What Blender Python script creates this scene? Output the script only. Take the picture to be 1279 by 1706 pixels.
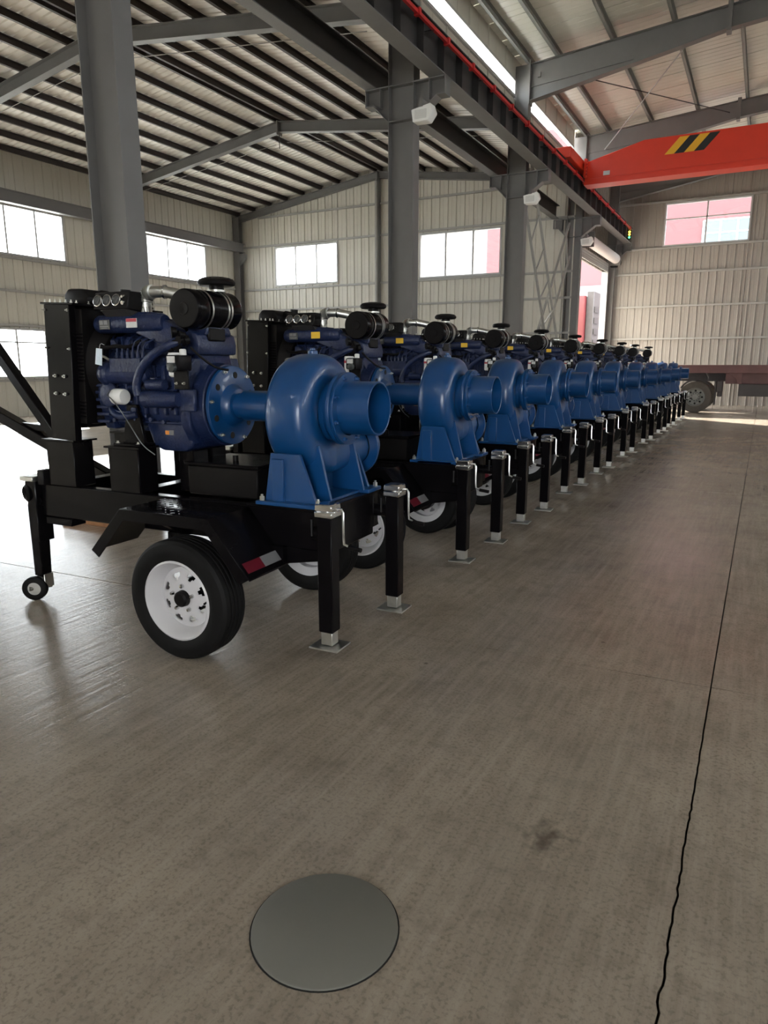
import bpy, bmesh, math, random
from mathutils import Vector, Matrix
random.seed(7)
for o in list(bpy.data.objects): bpy.data.objects.remove(o)
S = bpy.context.scene
COL = S.collection
R = math.radians

# ------------------------------------------------------------------ camera
PITCH, YAW, EYE = R(11.9), R(28.05), 1.6
cd = bpy.data.cameras.new('camera'); cam = bpy.data.objects.new('camera', cd); COL.objects.link(cam)
cd.sensor_fit = 'HORIZONTAL'; cd.sensor_width = 36; cd.lens = 1163.0 * 36 / 1279
cd.clip_start = 0.05; cd.clip_end = 300
cam.location = (0, 0, EYE); cam.rotation_euler = (R(90) - PITCH, 0, YAW)
S.camera = cam
# ------------------------------------------------------------------ sky, sun, exposure
W = bpy.data.worlds.new('sky'); S.world = W; W.use_nodes = True
bg = W.node_tree.nodes['Background']; bg.inputs[0].default_value = (0.95, 0.97, 1.0, 1); bg.inputs[1].default_value = 7.5
sl = bpy.data.lights.new('sun', 'SUN'); sun = bpy.data.objects.new('sun', sl); COL.objects.link(sun)
sl.energy = 23; sl.angle = R(0.6); sl.color = (1.0, 0.95, 0.86)
sun.rotation_euler = Vector((11.6, -8.5, -5.6)).to_track_quat('-Z', 'Y').to_euler()
sun.location = (-60, 60, 40)
S.view_settings.view_transform = 'Standard'; S.view_settings.look = 'None'
S.view_settings.gamma = 1; S.view_settings.use_curve_mapping = False
S.view_settings.exposure = 1.2

def portal(name, loc, direction, w, h):
    l = bpy.data.lights.new(name, 'AREA'); l.shape = 'RECTANGLE'; l.size = w; l.size_y = h
    l.cycles.is_portal = True
    o = bpy.data.objects.new(name, l); COL.objects.link(o); o.location = loc
    o.rotation_euler = Vector(direction).to_track_quat('-Z', 'Z').to_euler()

# ------------------------------------------------------------------ materials
MATS = {}
def mat(name, col, rough=.5, metal=0, var=0.0, vscale=6, bump=0, bscale=60, rvar=0, spec=.5, coat=0):
    m = bpy.data.materials.new(name); m.use_nodes = True; nt = m.node_tree; b = nt.nodes['Principled BSDF']
    b.inputs['Base Color'].default_value = (*col, 1); b.inputs['Roughness'].default_value = rough
    b.inputs['Metallic'].default_value = metal; b.inputs['Specular IOR Level'].default_value = spec
    b.inputs['Coat Weight'].default_value = coat
    tc = nt.nodes.new('ShaderNodeTexCoord')
    if var or rvar:
        n = nt.nodes.new('ShaderNodeTexNoise'); n.inputs['Scale'].default_value = vscale; n.inputs['Detail'].default_value = 3
        nt.links.new(tc.outputs['Object'], n.inputs['Vector'])
        if var:
            r = nt.nodes.new('ShaderNodeValToRGB'); e = r.color_ramp.elements
            e[0].position = .1; e[1].position = .9
            e[0].color = (*[c * (1 - var) for c in col], 1); e[1].color = (*[min(1, c * (1 + var)) for c in col], 1)
            nt.links.new(n.outputs['Fac'], r.inputs[0]); nt.links.new(r.outputs[0], b.inputs['Base Color'])
        if rvar:
            mr = nt.nodes.new('ShaderNodeMapRange'); mr.inputs[3].default_value = max(.03, rough - rvar); mr.inputs[4].default_value = rough + rvar
            mr.inputs[1].default_value = .1; mr.inputs[2].default_value = .9
            nt.links.new(n.outputs['Fac'], mr.inputs[0]); nt.links.new(mr.outputs[0], b.inputs['Roughness'])
    if bump:
        n2 = nt.nodes.new('ShaderNodeTexNoise'); n2.inputs['Scale'].default_value = bscale; n2.inputs['Detail'].default_value = 4
        nt.links.new(tc.outputs['Object'], n2.inputs['Vector'])
        bp = nt.nodes.new('ShaderNodeBump'); bp.inputs['Strength'].default_value = bump; bp.inputs['Distance'].default_value = .01
        nt.links.new(n2.outputs['Fac'], bp.inputs['Height']); nt.links.new(bp.outputs[0], b.inputs['Normal'])
    MATS[name] = m
    return m
mat('pump_blue', (0.003, 0.049, 0.165), .335, 0, .12, 9, .03, 40, .05, coat=.2)
mat('engine_blue', (0.009, 0.018, 0.062), .38, 0, .35, 14, .5, 55, .08)
mat('black_paint', (0.0040, 0.0035, 0.0042), .22, 0, .2, 5, .02, 45, .04, .10)
mat('black_matt', (0.0060, 0.0053, 0.0055), .42, 0, .2, 8, .04, 60, 0, .15)
mat('rubber', (0.0062, 0.006, 0.006), .6, 0, .2, 12, .06, 90, 0, .14)
mat('rim_white', (0.55, 0.54, 0.55), .35, 0, .04, 9)
mat('chrome', (0.62, 0.62, 0.62), .20, 1, .08, 20, 0, 1, .05)
mat('zinc', (0.55, 0.55, 0.52), .38, 1, .15, 25, .05, 80, .08)
mat('dial', (0.05, 0.055, 0.055), .3, 0)
mat('white_paint', (0.78, 0.78, 0.76), .45, 0, .05)
mat('label_red', (0.45, 0.05, 0.07), .5); mat('label_yellow', (0.80, 0.50, 0.04), .5)
mat('label_pale', (0.62, 0.62, 0.60), .5, 0, .1, 90); mat('tag_card', (0.62, 0.72, 0.80), .5, 0, .12, 60)
mat('label_orange', (0.8, 0.28, 0.05), .5)
mat('reflect_red', (0.11, 0.004, 0.013), .4); mat('reflect_white', (0.17, 0.17, 0.18), .3)
mat('steel_grey', (0.155, 0.152, 0.150), .5, 0, .10, 3, .06, 30)
mat('beam_dark', (0.032, 0.030, 0.030), .5, 0, .2, 3)
mat('purlin_brown', (0.040, 0.032, 0.030), .55, 0, .2, 2)
mat('purlin_grey', (0.21, 0.215, 0.20), .5, 0, .1, 2)
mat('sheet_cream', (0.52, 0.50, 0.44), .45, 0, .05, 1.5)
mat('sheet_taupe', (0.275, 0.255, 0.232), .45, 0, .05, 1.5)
mat('deck_white', (0.80, 0.77, 0.72), .5, 0, .05, 2)
mat('roof_panel', (0.66, 0.65, 0.58), .28, 0, .06, 2, .25, 4)
mat('girt', (0.30, 0.295, 0.28), .5, 0, .1, 3)
mat('window_white', (0.40, 0.40, 0.40), .45)
mat('crane_red', (0.72, 0.045, 0.018), .38, 0, .06, 3)
mat('rail_red', (0.50, 0.02, 0.02), .45)
mat('hazard_yellow', (0.80, 0.42, 0.02), .45); mat('hazard_black', (0.015, 0.015, 0.015), .45)
mat('truck_maroon', (0.115, 0.052, 0.050), .55, 0, .25, 4)
mat('truck_red', (0.10, 0.012, 0.014), .4, 0, .1, 3)
mat('truck_chassis', (0.05, 0.045, 0.045), .6, 0, .2, 6)
mat('tire_dusty', (0.075, 0.066, 0.055), .8, 0, .2, 10)
mat('wood', (0.33, 0.15, 0.06), .7, 0, .25, 20)
mat('cover_steel', (0.155, 0.152, 0.132), .42, 0, .12, 3, .05, 50, .06)
mat('joint_dark', (0.012, 0.011, 0.010), .9)
mat('yard', (0.50, 0.49, 0.46), .9, 0, .1, .5)
mat('facade_pink', (0.10, 0.036, 0.039), .7, 0, .04, .5)
mat('facade_pale', (0.13, 0.13, 0.135), .7, 0, .04, .5)
mat('facade_glass', (0.05, 0.075, 0.09), .15)
mat('shutter_white', (0.70, 0.66, 0.65), .4, 0, .05)
def emit(name, col, s):
    m = bpy.data.materials.new(name); m.use_nodes = True; nt = m.node_tree; b = nt.nodes['Principled BSDF']
    b.inputs['Base Color'].default_value = (*col, 1); b.inputs['Emission Color'].default_value = (*col, 1); b.inputs['Emission Strength'].default_value = s
    MATS[name] = m
emit('signal_amber', (1.0, .6, .05), 3.0); emit('signal_green', (.1, .8, .3), 1.5)
def glass():
    m = bpy.data.materials.new('window_glass'); m.use_nodes = True; nt = m.node_tree; nt.nodes.clear()
    o = nt.nodes.new('ShaderNodeOutputMaterial'); mx = nt.nodes.new('ShaderNodeMixShader'); t = nt.nodes.new('ShaderNodeBsdfTransparent')
    g = nt.nodes.new('ShaderNodeBsdfGlossy'); g.inputs['Roughness'].default_value = .03
    t.inputs[0].default_value = (.93, .95, .95, 1); mx.inputs[0].default_value = .06
    nt.links.new(t.outputs[0], mx.inputs[1]); nt.links.new(g.outputs[0], mx.inputs[2]); nt.links.new(mx.outputs[0], o.inputs[0])
    MATS['window_glass'] = m
glass()
def floor_mat():
    m = bpy.data.materials.new('polished_concrete'); m.use_nodes = True; nt = m.node_tree; b = nt.nodes['Principled BSDF']
    N = nt.nodes.new; L = nt.links.new
    geo = N('ShaderNodeNewGeometry'); P = geo.outputs['Position']
    def noise(sc, det=6, rough=.6, vec=P):
        n = N('ShaderNodeTexNoise'); n.inputs['Scale'].default_value = sc; n.inputs['Detail'].default_value = det; n.inputs['Roughness'].default_value = rough
        L(vec, n.inputs['Vector']); return n.outputs['Fac']
    def ramp(f, a, b_, c0, c1):
        r = N('ShaderNodeValToRGB'); e = r.color_ramp.elements; e[0].position = a; e[1].position = b_; e[0].color = (*c0, 1); e[1].color = (*c1, 1)
        L(f, r.inputs[0]); return r.outputs[0]
    def mix(f, c1, c2, mode='MIX'):
        x = N('ShaderNodeMix'); x.data_type = 'RGBA'; x.blend_type = mode
        if isinstance(f, float): x.inputs[0].default_value = f
        else: L(f, x.inputs[0])
        for s, v in ((6, c1), (7, c2)):
            if isinstance(v, tuple): x.inputs[s].default_value = (*v, 1)
            else: L(v, x.inputs[s])
        return x.outputs[2]
    base = ramp(noise(.55, 2, .5), .2, .8, (0.19, 0.164, 0.132), (0.385, 0.342, 0.283))
    base = mix(.55, base, ramp(noise(2.6, 3, .5), .2, .8, (0.18, 0.155, 0.126), (0.39, 0.345, 0.288)))
    # fine pitting
    base = mix(ramp(noise(70, 3, .6), .50, .64, (0, 0, 0), (.55, .55, .55)), base, (0.14, 0.122, 0.104))
    # long trowel streaks
    mp = N('ShaderNodeMapping'); mp.inputs['Rotation'].default_value = (0, 0, R(-38)); mp.inputs['Scale'].default_value = (14, .9, 1); L(P, mp.inputs['Vector'])
    st = noise(1.6, 5, .65, mp.outputs[0])
    base = mix(ramp(st, .42, .72, (0, 0, 0), (.55, .55, .55)), base, (0.40, 0.365, 0.315))
    base = mix(ramp(noise(9, 5, .7), .50, .75, (0, 0, 0), (.5, .5, .5)), base, (0.15, 0.128, 0.105))
    # oil stain
    sub = N('ShaderNodeVectorMath'); sub.operation = 'SUBTRACT'; L(P, sub.inputs[0]); sub.inputs[1].default_value = STAIN
    ad = N('ShaderNodeVectorMath'); ad.operation = 'MULTIPLY_ADD'; nn = N('ShaderNodeTexNoise'); nn.inputs['Scale'].default_value = 16; L(P, nn.inputs['Vector'])
    L(nn.outputs['Color'], ad.inputs[0]); ad.inputs[1].default_value = (.24, .24, 0); L(sub.outputs[0], ad.inputs[2])
    sc = N('ShaderNodeVectorMath'); sc.operation = 'MULTIPLY'; L(ad.outputs[0], sc.inputs[0]); sc.inputs[1].default_value = (1.0, .62, 0)
    le = N('ShaderNodeVectorMath'); le.operation = 'LENGTH'; L(sc.outputs[0], le.inputs[0])
    base = mix(ramp(le.outputs['Value'], .02, .075, (.7, .7, .7), (0, 0, 0)), base, (0.05, 0.040, 0.033))
    # scattered dark drips
    vo = N('ShaderNodeTexVoronoi'); vo.inputs['Scale'].default_value = 2.3; L(P, vo.inputs['Vector'])
    base = mix(ramp(vo.outputs['Distance'], .018, .035, (.6, .6, .6), (0, 0, 0)), base, (0.075, 0.062, 0.052))
    base = mix(1.0, base, (1.0, .95, .915), 'MULTIPLY')
    L(base, b.inputs['Base Color'])
    mr = N('ShaderNodeMapRange'); mr.inputs[1].default_value = .1; mr.inputs[2].default_value = .9; mr.inputs[3].default_value = .15; mr.inputs[4].default_value = .268
    L(noise(1.3, 3, .5), mr.inputs[0]); L(mr.outputs[0], b.inputs['Roughness'])
    bp = N('ShaderNodeBump'); bp.inputs['Strength'].default_value = .10; bp.inputs['Distance'].default_value = .004
    L(noise(45, 5, .7), bp.inputs['Height'])
    bp2 = N('ShaderNodeBump'); bp2.inputs['Strength'].default_value = .12; bp2.inputs['Distance'].default_value = .03
    L(st, bp2.inputs['Height']); L(bp.outputs[0], bp2.inputs['Normal']); L(bp2.outputs[0], b.inputs['Normal'])
    b.inputs['Specular IOR Level'].default_value = .38
    MATS['polished_concrete'] = m
STAIN = (-0.516 + .12, 2.141 + .12, 0)
floor_mat()

# ------------------------------------------------------------------ mesh builder
class MB:
    def __init__(s): s.v = []; s.f = []
    def add(s, vs, fs):
        o = len(s.v); s.v += [tuple(p) for p in vs]; s.f += [tuple(i + o for i in f) for f in fs]; return s
    def box(s, x0, x1, y0, y1, z0, z1):
        return s.add([(x, y, z) for z in (z0, z1) for x, y in ((x0, y0), (x1, y0), (x1, y1), (x0, y1))],
                     [(3, 2, 1, 0), (4, 5, 6, 7), (0, 1, 5, 4), (1, 2, 6, 5), (2, 3, 7, 6), (3, 0, 4, 7)])
    def prism(s, poly, axis, a, b):
        n = len(poly)
        def P(q, t): return {'x': (t, q[0], q[1]), 'y': (q[0], t, q[1]), 'z': (q[0], q[1], t)}[axis]
        return s.add([P(q, a) for q in poly] + [P(q, b) for q in poly],
                     [tuple(range(n - 1, -1, -1)), tuple(range(n, 2 * n))] + [(i, (i + 1) % n, n + (i + 1) % n, n + i) for i in range(n)])
    def bar(s, p0, p1, w, h, up=(0, 0, 1)):
        p0, p1 = Vector(p0), Vector(p1); d = (p1 - p0).normalized(); u = Vector(up)
        if abs(d.dot(u)) > .98: u = Vector((0, 1, 0))
        r = d.cross(u).normalized(); u = r.cross(d)
        c = [(-1, -1), (1, -1), (1, 1), (-1, 1)]
        return s.add([p0 + r * a * w / 2 + u * b * h / 2 for a, b in c] + [p1 + r * a * w / 2 + u * b * h / 2 for a, b in c],
                     [(3, 2, 1, 0), (4, 5, 6, 7), (0, 1, 5, 4), (1, 2, 6, 5), (2, 3, 7, 6), (3, 0, 4, 7)])
    def lathe(s, prof, origin, axis, n=24, closed=False, a0=0):
        o = Vector(origin); ax = Vector(axis).normalized(); t = Vector((0, 0, 1)) if abs(ax.z) < .9 else Vector((1, 0, 0))
        e1 = (t - ax * t.dot(ax)).normalized(); e2 = ax.cross(e1); vs = []; m = len(prof)
        for q, r in prof:
            for k in range(n):
                th = a0 + 2 * math.pi * k / n; vs.append(o + ax * q + (e1 * math.cos(th) + e2 * math.sin(th)) * max(r, 1e-5))
        fs = []
        for i in range(m if closed else m - 1):
            j = (i + 1) % m
            for k in range(n):
                l = (k + 1) % n; fs.append((i * n + k, i * n + l, j * n + l, j * n + k))
        if not closed: fs += [tuple(range(n - 1, -1, -1)), tuple(range((m - 1) * n, m * n))]
        return s.add(vs, fs)
    def cyl(s, p0, p1, r0, r1=None, n=16):
        p0, p1 = Vector(p0), Vector(p1)
        return s.lathe([(0, r0), ((p1 - p0).length, r0 if r1 is None else r1)], p0, p1 - p0, n)
    def tube(s, pts, r, n=10, smooth=0):
        pts = [Vector(p) for p in pts]
        for _ in range(smooth):
            q = [pts[0]]
            for a, b in zip(pts, pts[1:]): q += [a.lerp(b, .25), a.lerp(b, .75)]
            pts = q + [pts[-1]]
        rr = r if callable(r) else (lambda t: r)
        vs = []; m = len(pts); pu = None
        for i, p in enumerate(pts):
            d = (pts[min(i + 1, m - 1)] - pts[max(i - 1, 0)]).normalized()
            if pu is None: pu = Vector((0, 0, 1)) if abs(d.z) < .9 else Vector((1, 0, 0))
            pu = (pu - d * pu.dot(d)).normalized(); e2 = d.cross(pu); q = rr(i / (m - 1))
            for k in range(n):
                th = 2 * math.pi * k / n; vs.append(p + (pu * math.cos(th) + e2 * math.sin(th)) * q)
        fs = [(i * n + k, i * n + (k + 1) % n, (i + 1) * n + (k + 1) % n, (i + 1) * n + k) for i in range(m - 1) for k in range(n)]
        return s.add(vs, fs + [tuple(range(n - 1, -1, -1)), tuple(range((m - 1) * n, m * n))])
    def mesh(s, name, m, bevel=0, seg=1, ang=38):
        me = bpy.data.meshes.new(name); me.from_pydata(s.v, [], s.f); me.update()
        bm = bmesh.new(); bm.from_mesh(me); bmesh.ops.recalc_face_normals(bm, faces=bm.faces)
        if bevel:
            ed = [e for e in bm.edges if len(e.link_faces) == 2 and e.calc_face_angle(0) > R(40)]
            bmesh.ops.bevel(bm, geom=ed, offset=bevel, offset_type='OFFSET', segments=seg, profile=.5, affect='EDGES', clamp_overlap=True)
        bm.to_mesh(me); bm.free()
        me.materials.append(MATS[m]); me.shade_smooth(); me.set_sharp_from_angle(angle=R(ang))
        return me
    def build(s, name, m, parent=None, bevel=0, seg=1, loc=(0, 0, 0), rot=(0, 0, 0), ang=38):
        return put(name, s.mesh(name, m, bevel, seg, ang), parent, loc, rot)
def put(name, me, parent=None, loc=(0, 0, 0), rot=(0, 0, 0)):
    o = bpy.data.objects.new(name, me); COL.objects.link(o); o.parent = parent; o.location = loc; o.rotation_euler = rot
    return o
def empty(name, loc=(0, 0, 0), rz=0, parent=None):
    o = bpy.data.objects.new(name, None); COL.objects.link(o); o.location = loc; o.rotation_euler = (0, 0, rz); o.parent = parent
    o.empty_display_size = .1
    return o
def tag(o, label=None, cat=None, group=None, kind=None):
    if label: o['label'] = label
    if cat: o['category'] = cat
    if group: o['group'] = group
    if kind: o['kind'] = kind
    return o
def struct(o, label, cat): return tag(o, label, cat, None, 'structure')
def copy_tree(o, parent=None):
    c = o.copy(); COL.objects.link(c)
    if parent: c.parent = parent
    for ch in list(o.children): copy_tree(ch, c)
    return c

# ================================================================== THE HALL
XC = -6.1                       # column line between the two aisles
YS = [5.55, 12.2, 18.8, 25.2, 31.4]
XL, YB, YE, XR, YF = -20.6, 25.2, 31.7, 13.0, -9.0
EAVE, RIDGE, XRIDGE = 7.74, 8.76, -13.6
def zleft(x):                   # rafter top line of the aisle beyond the columns
    return EAVE + (RIDGE - EAVE) * (x - XL) / (XRIDGE - XL) if x < XRIDGE else RIDGE + (7.80 - RIDGE) * (x - XRIDGE) / (XC - XRIDGE)
XRR = 3.5
def zright(x): return 8.92 + .086 * (x + 5.85) if x < XRR else 8.92 + .086 * (XRR + 5.85) - .086 * (x - XRR)

# ---- floor: concrete slabs with open joints over a dark bed
fl = MB().box(XL, XR, YF, YE, -.25, -.03).build('floor', 'joint_dark'); struct(fl, 'polished grey concrete floor of the workshop in jointed slabs', 'floor')
def yj(x, k): return 3.675 + .047 * x + 6.1 * k
xs = [-20.6, -14.0, -7.6, -.08, 6.4, 13.0]
G = .0035; GY = .0055
def crack(y0, y1, x, amp, n):
    rr = random.Random(3); out = []
    for i in range(n + 1):
        t = i / n; a = amp * min(1, 4 * t, 4 * (1 - t)); out.append((x + rr.uniform(-a, a) * (.4 + .6 * abs(math.sin(9 * t))), y0 + (y1 - y0) * t))
    return out
CR = crack(YF, yj(-.08, 0) - G, -.08, .0085, 420)
for i in range(5):
    for k in range(-2, 6):
        x0, x1 = xs[i] + (G if i else 0), xs[i + 1] - (G if i < 4 else 0)
        def yy(x, q): return max(YF, min(YE, yj(x, q)))
        lo = [(x0, (YF if k == -2 else yy(x0, k - 1) + GY)), (x1, (YF if k == -2 else yy(x1, k - 1) + GY))]
        hi = [(x1, (YE if k == 5 else yy(x1, k) - GY)), (x0, (YE if k == 5 else yy(x0, k) - GY))]
        if lo[0][1] >= hi[1][1] - .05: continue
        poly = lo + hi
        if k == 0 and i == 2: poly = [lo[0]] + [(x - .0035, y) for x, y in CR if y > lo[1][1]] + [hi[1]]
        if k == 0 and i == 3: poly = [(x + .0035, y) for x, y in reversed(CR) if y > lo[0][1]] + [lo[1], hi[0]]
        MB().prism(poly, 'z', -.031, 0).build('slab', 'polished_concrete', fl)
mc = MB().lathe([(0, .212), (.006, .212), (.0075, .209)], (-.968, 1.452, .0), (0, 0, 1), 64).build('manhole_cover', 'cover_steel')
tag(mc, 'round dull grey steel manhole cover set in the bare floor', 'manhole cover')
tag(MB().lathe([(0, .217), (.0012, .217), (.0012, .2125), (0, .2125)], (-.968, 1.452, .0), (0, 0, 1), 64, True).build('rim_gap', 'joint_dark', mc))
gr = MB().box(-90, 90, -60, 120, -.5, -.26).build('ground', 'yard'); struct(gr, 'pale concrete yard outside the hall', 'ground')

# ---- corrugated sheet walls: each sheet a piece
PANEL = {}
def sheet(wd, hl, hr, m):
    key = (round(wd, 3), round(hl, 3), round(hr, 3), m)
    if key not in PANEL:
        a, b = .04, min(.075, wd * .4)
        pf = [(0, 0), (.010, .028), (a, .028), (a + .012, 0), (wd * .55, 0), (wd * .55 + .006, .006), (wd * .55 + .03, .006), (wd * .55 + .036, 0), (wd, 0), (wd, -.05), (0, -.05)]
        f = lambda x: hl + (hr - hl) * x / wd
        n = len(pf); mb = MB()
        mb.add([(x, y, 0) for x, y in pf] + [(x, y, f(x)) for x, y in pf], [tuple(range(n)), tuple(range(2 * n - 1, n - 1, -1))] + [(i, n + i, n + (i + 1) % n, (i + 1) % n) for i in range(n)])
        PANEL[key] = mb.mesh('sheet', m, ang=20)
    return PANEL[key]
def wall(name, label, p0, p1, ztop, opens, m, pitch=.333, fine=None):
    """sheets stand along p0->p1, ribs to the left of that direction (into the hall)"""
    p0, p1 = Vector((*p0, 0)), Vector((*p1, 0)); d = (p1 - p0); ln = d.length; d /= ln; rz = math.atan2(d.y, d.x)
    root = struct(empty(name, p0, rz), label, 'wall')
    cuts = [0]; s = 0
    while s < ln - .05:
        st = pitch if (fine is None or fine[0] <= s <= fine[1]) else 1.2
        s = min(ln, s + st); cuts.append(s)
    ed = sorted({round(q, 3) for o in opens for q in o[:2]})
    cuts = sorted([c for c in cuts if all(abs(c - e) > .12 for e in ed)] + [e for e in ed if 0 < e < ln])
    for a, b in zip(cuts, cuts[1:]):
        mid = (a + b) / 2; zs = [0]
        segs = []; z = 0
        for o in sorted([o for o in opens if o[0] < mid < o[1]], key=lambda o: o[2]):
            if o[2] > z + .01: segs.append((z, o[2], o[2]))
            z = o[3]
        segs.append((z, ztop(a), ztop(b)))
        for z0, ha, hb in segs: put('sheet_panel', sheet(b - a, ha - z0, hb - z0, m), root, (a, 0, z0))
    return root
def girts(root, ln, zs, opens=(), a=0, b=None, m='girt', off=.028):
    b = b or ln
    for z in zs:
        MB().box(a, b, off, off + .07, z - .035, z + .035).build('girt', m, root)
WIN = [0]
def window(p0, p1, z0, z1, panes, transom=None, label='', m='window_white', into=1, po=True):
    WIN[0] += 1
    p0, p1 = Vector((*p0, 0)), Vector((*p1, 0)); d = p1 - p0; w = d.length; d /= w; rz = math.atan2(d.y, d.x); h = z1 - z0
    root = struct(empty('window_%d' % WIN[0], (p0.x, p0.y, z0), rz), label, 'window')
    t = .06
    MB().box(0, w, -.06, .06, 0, t).box(0, w, -.06, .06, h - t, h).box(0, t, -.06, .06, t, h - t).box(w - t, w, -.06, .06, t, h - t).build('window_frame', m, root)
    rows = [(t, h - t)] if not transom else [(t, transom - z0 - .02), (transom - z0 + .02, h - t)]
    if transom: MB().box(t, w - t, -.04, .04, transom - z0 - .02, transom - z0 + .02).build('transom', m, root)
    for i in range(1, panes): MB().box(w * i / panes - .028, w * i / panes + .028, -.04, .04, t, h - t).build('mullion', m, root)
    for z_, z2 in rows:
        for i in range(panes):
            a = t if i == 0 else w * i / panes + .02; b = w - t if i == panes - 1 else w * (i + 1) / panes - .02
            MB().box(a, b, -.004, .004, z_, z2).build('pane', 'window_glass', root)
    nrm = Vector((-d.y, d.x, 0)) * into; c = (p0 + p1) / 2
    if po: portal('window_portal', (c.x - nrm.x * .15, c.y - nrm.y * .15, (z0 + z1) / 2), nrm, w, h)
    return root
# long wall of the far aisle; runs from the back corner towards the camera so that its ribs face inside
LWIN = [(18.9, 23.1), (12.3, 16.4), (5.7, 9.8), (-.9, 3.2), (-7.4, -3.4)]
op = []
for a, b in LWIN: op += [(YB - b, YB - a, 4.87, 6.34), (YB - b, YB - a, 1.19, 2.72)]
wl = wall('wall_left', 'cream corrugated long wall with two rows of bright windows', (XL, YB), (XL, YF), lambda s: EAVE + .3, op, 'sheet_cream', .333, (0, 14))
girts(wl, YB - YF, [1.12, 2.80, 3.83, 4.80, 6.41])
for i, (a, b) in enumerate(LWIN):
    nm = ['near the back corner', 'second from the back corner', 'third from the back corner', 'fourth from the back corner', 'fifth from the back corner'][i]
    window((XL, b), (XL, a), 4.87, 6.34, 4, None, 'upper window of the long wall, %s' % nm)
    window((XL, b), (XL, a), 1.19, 2.72, 4, 2.29, 'lower window of the long wall, %s' % nm)
# gable wall of the far aisle (towards -x so that ribs face the camera)
op = [(XC + 8.67, XC + 11.9, 4.79, 6.41), (XC + 15.5, XC + 18.6, 4.85, 6.43)]
LB = XC - XL
wb = wall('wall_back', 'cream ribbed gable wall with two windows behind the pump row', (XC, YB), (XL, YB), lambda s: zleft(XC - s) + .20, [(-XC * 0 + (XC - (-8.67)), (XC - (-11.9)), 4.79, 6.41), (XC + 15.5, XC + 18.6, 4.85, 6.43)], 'sheet_cream')
girts(wb, LB, [1.2, 2.7, 3.88, 4.74, 6.50]); girts(wb, LB, [7.64], a=.1, b=LB - 1.2)
window((-8.67, YB), (-11.9, YB), 4.79, 6.41, 3, None, 'gable window between two steel columns, pink facade outside')
window((-15.5, YB), (-18.6, YB), 4.85, 6.43, 3, None, 'gable window near the back corner of the far aisle')
MB().box(XC + 13.55, XC + 13.72, .03, .20, 0, 8.6).build('x', 'steel_grey', wb).name = 'gable_post'
MB().cyl((13.62 + XC, .27, 0), (13.62 + XC, .27, 8.4), .045).build('downpipe', 'girt', wb)
# end wall of the near aisle
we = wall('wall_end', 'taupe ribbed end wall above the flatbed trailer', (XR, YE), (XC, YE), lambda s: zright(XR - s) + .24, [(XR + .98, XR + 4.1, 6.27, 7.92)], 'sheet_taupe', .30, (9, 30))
girts(we, XR - XC, [1.3, 2.66, 3.95, 5.25, 6.22, 7.97])
window((-.98, YE), (-4.1, YE), 6.27, 7.92, 2, 7.30, 'end wall window with a pink building outside')
# side wall of the yard bay with the roller door
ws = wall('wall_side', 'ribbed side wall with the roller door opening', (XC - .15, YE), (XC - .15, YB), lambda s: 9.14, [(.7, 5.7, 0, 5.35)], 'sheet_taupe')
# sheet strip and glazing above the crane runway
wc = wall('wall_clerestory', 'sheet strip with narrow glazing above the crane runway', (XC - .15, YB), (XC - .15, YF), lambda s: 9.14, [(0, YB - YF, 0, 7.62), (.2, 34, 8.20, 8.62)], 'sheet_cream', 1.2)
ysb = [YB - .2] + [y + .0 for y in reversed(YS[:3])] + [-.9, YF + .2]
for a, b in zip(ysb, ysb[1:]):
    window((XC - .15, a - .12), (XC - .15, b + .12), 8.20, 8.62, 1, None, 'bright clerestory strip above the crane runway, ' + {0: 'in the bay of the lattice brace', 1: 'in the bay between the second and third columns', 2: 'in the bay beyond the first column', 3: 'in the bay before the first column', 4: 'in the bay at the front wall'}[ysb.index(a)])
# unseen sides of the hall
wr = wall('wall_right', 'cream long wall behind the camera side with windows', (XR, YF), (XR, YE), lambda s: zright(XR) + .1, [(a - YF, a + 4.2 - YF, 4.87, 6.34) for a in (-6.5, 0, 6.5, 13, 19.5, 26)], 'sheet_cream', 1.2)
for a in (-6.5, 0, 6.5, 13, 19.5, 26):
    window((XR, a), (XR, a + 4.2), 4.87, 6.34, 4, None, 'upper window of the long wall on the camera side')['group'] = 'windows of the camera side wall'
wf = wall('wall_front', 'cream front wall with an open doorway behind the camera', (XL, YF), (XR, YF), lambda s: (zleft(XL + s) if XL + s < XC else zright(XL + s)) + .12, [(22.0, 26.0, 0, 4.4)], 'sheet_cream', 1.2)
portal('door_portal', (3.4, YF - .15, 2.2), (0, 1, 0), 4, 4.4)
portal('door_portal', (XC - .4, 28.5, 2.7), (1, 0, 0), 5, 5.3)

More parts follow.
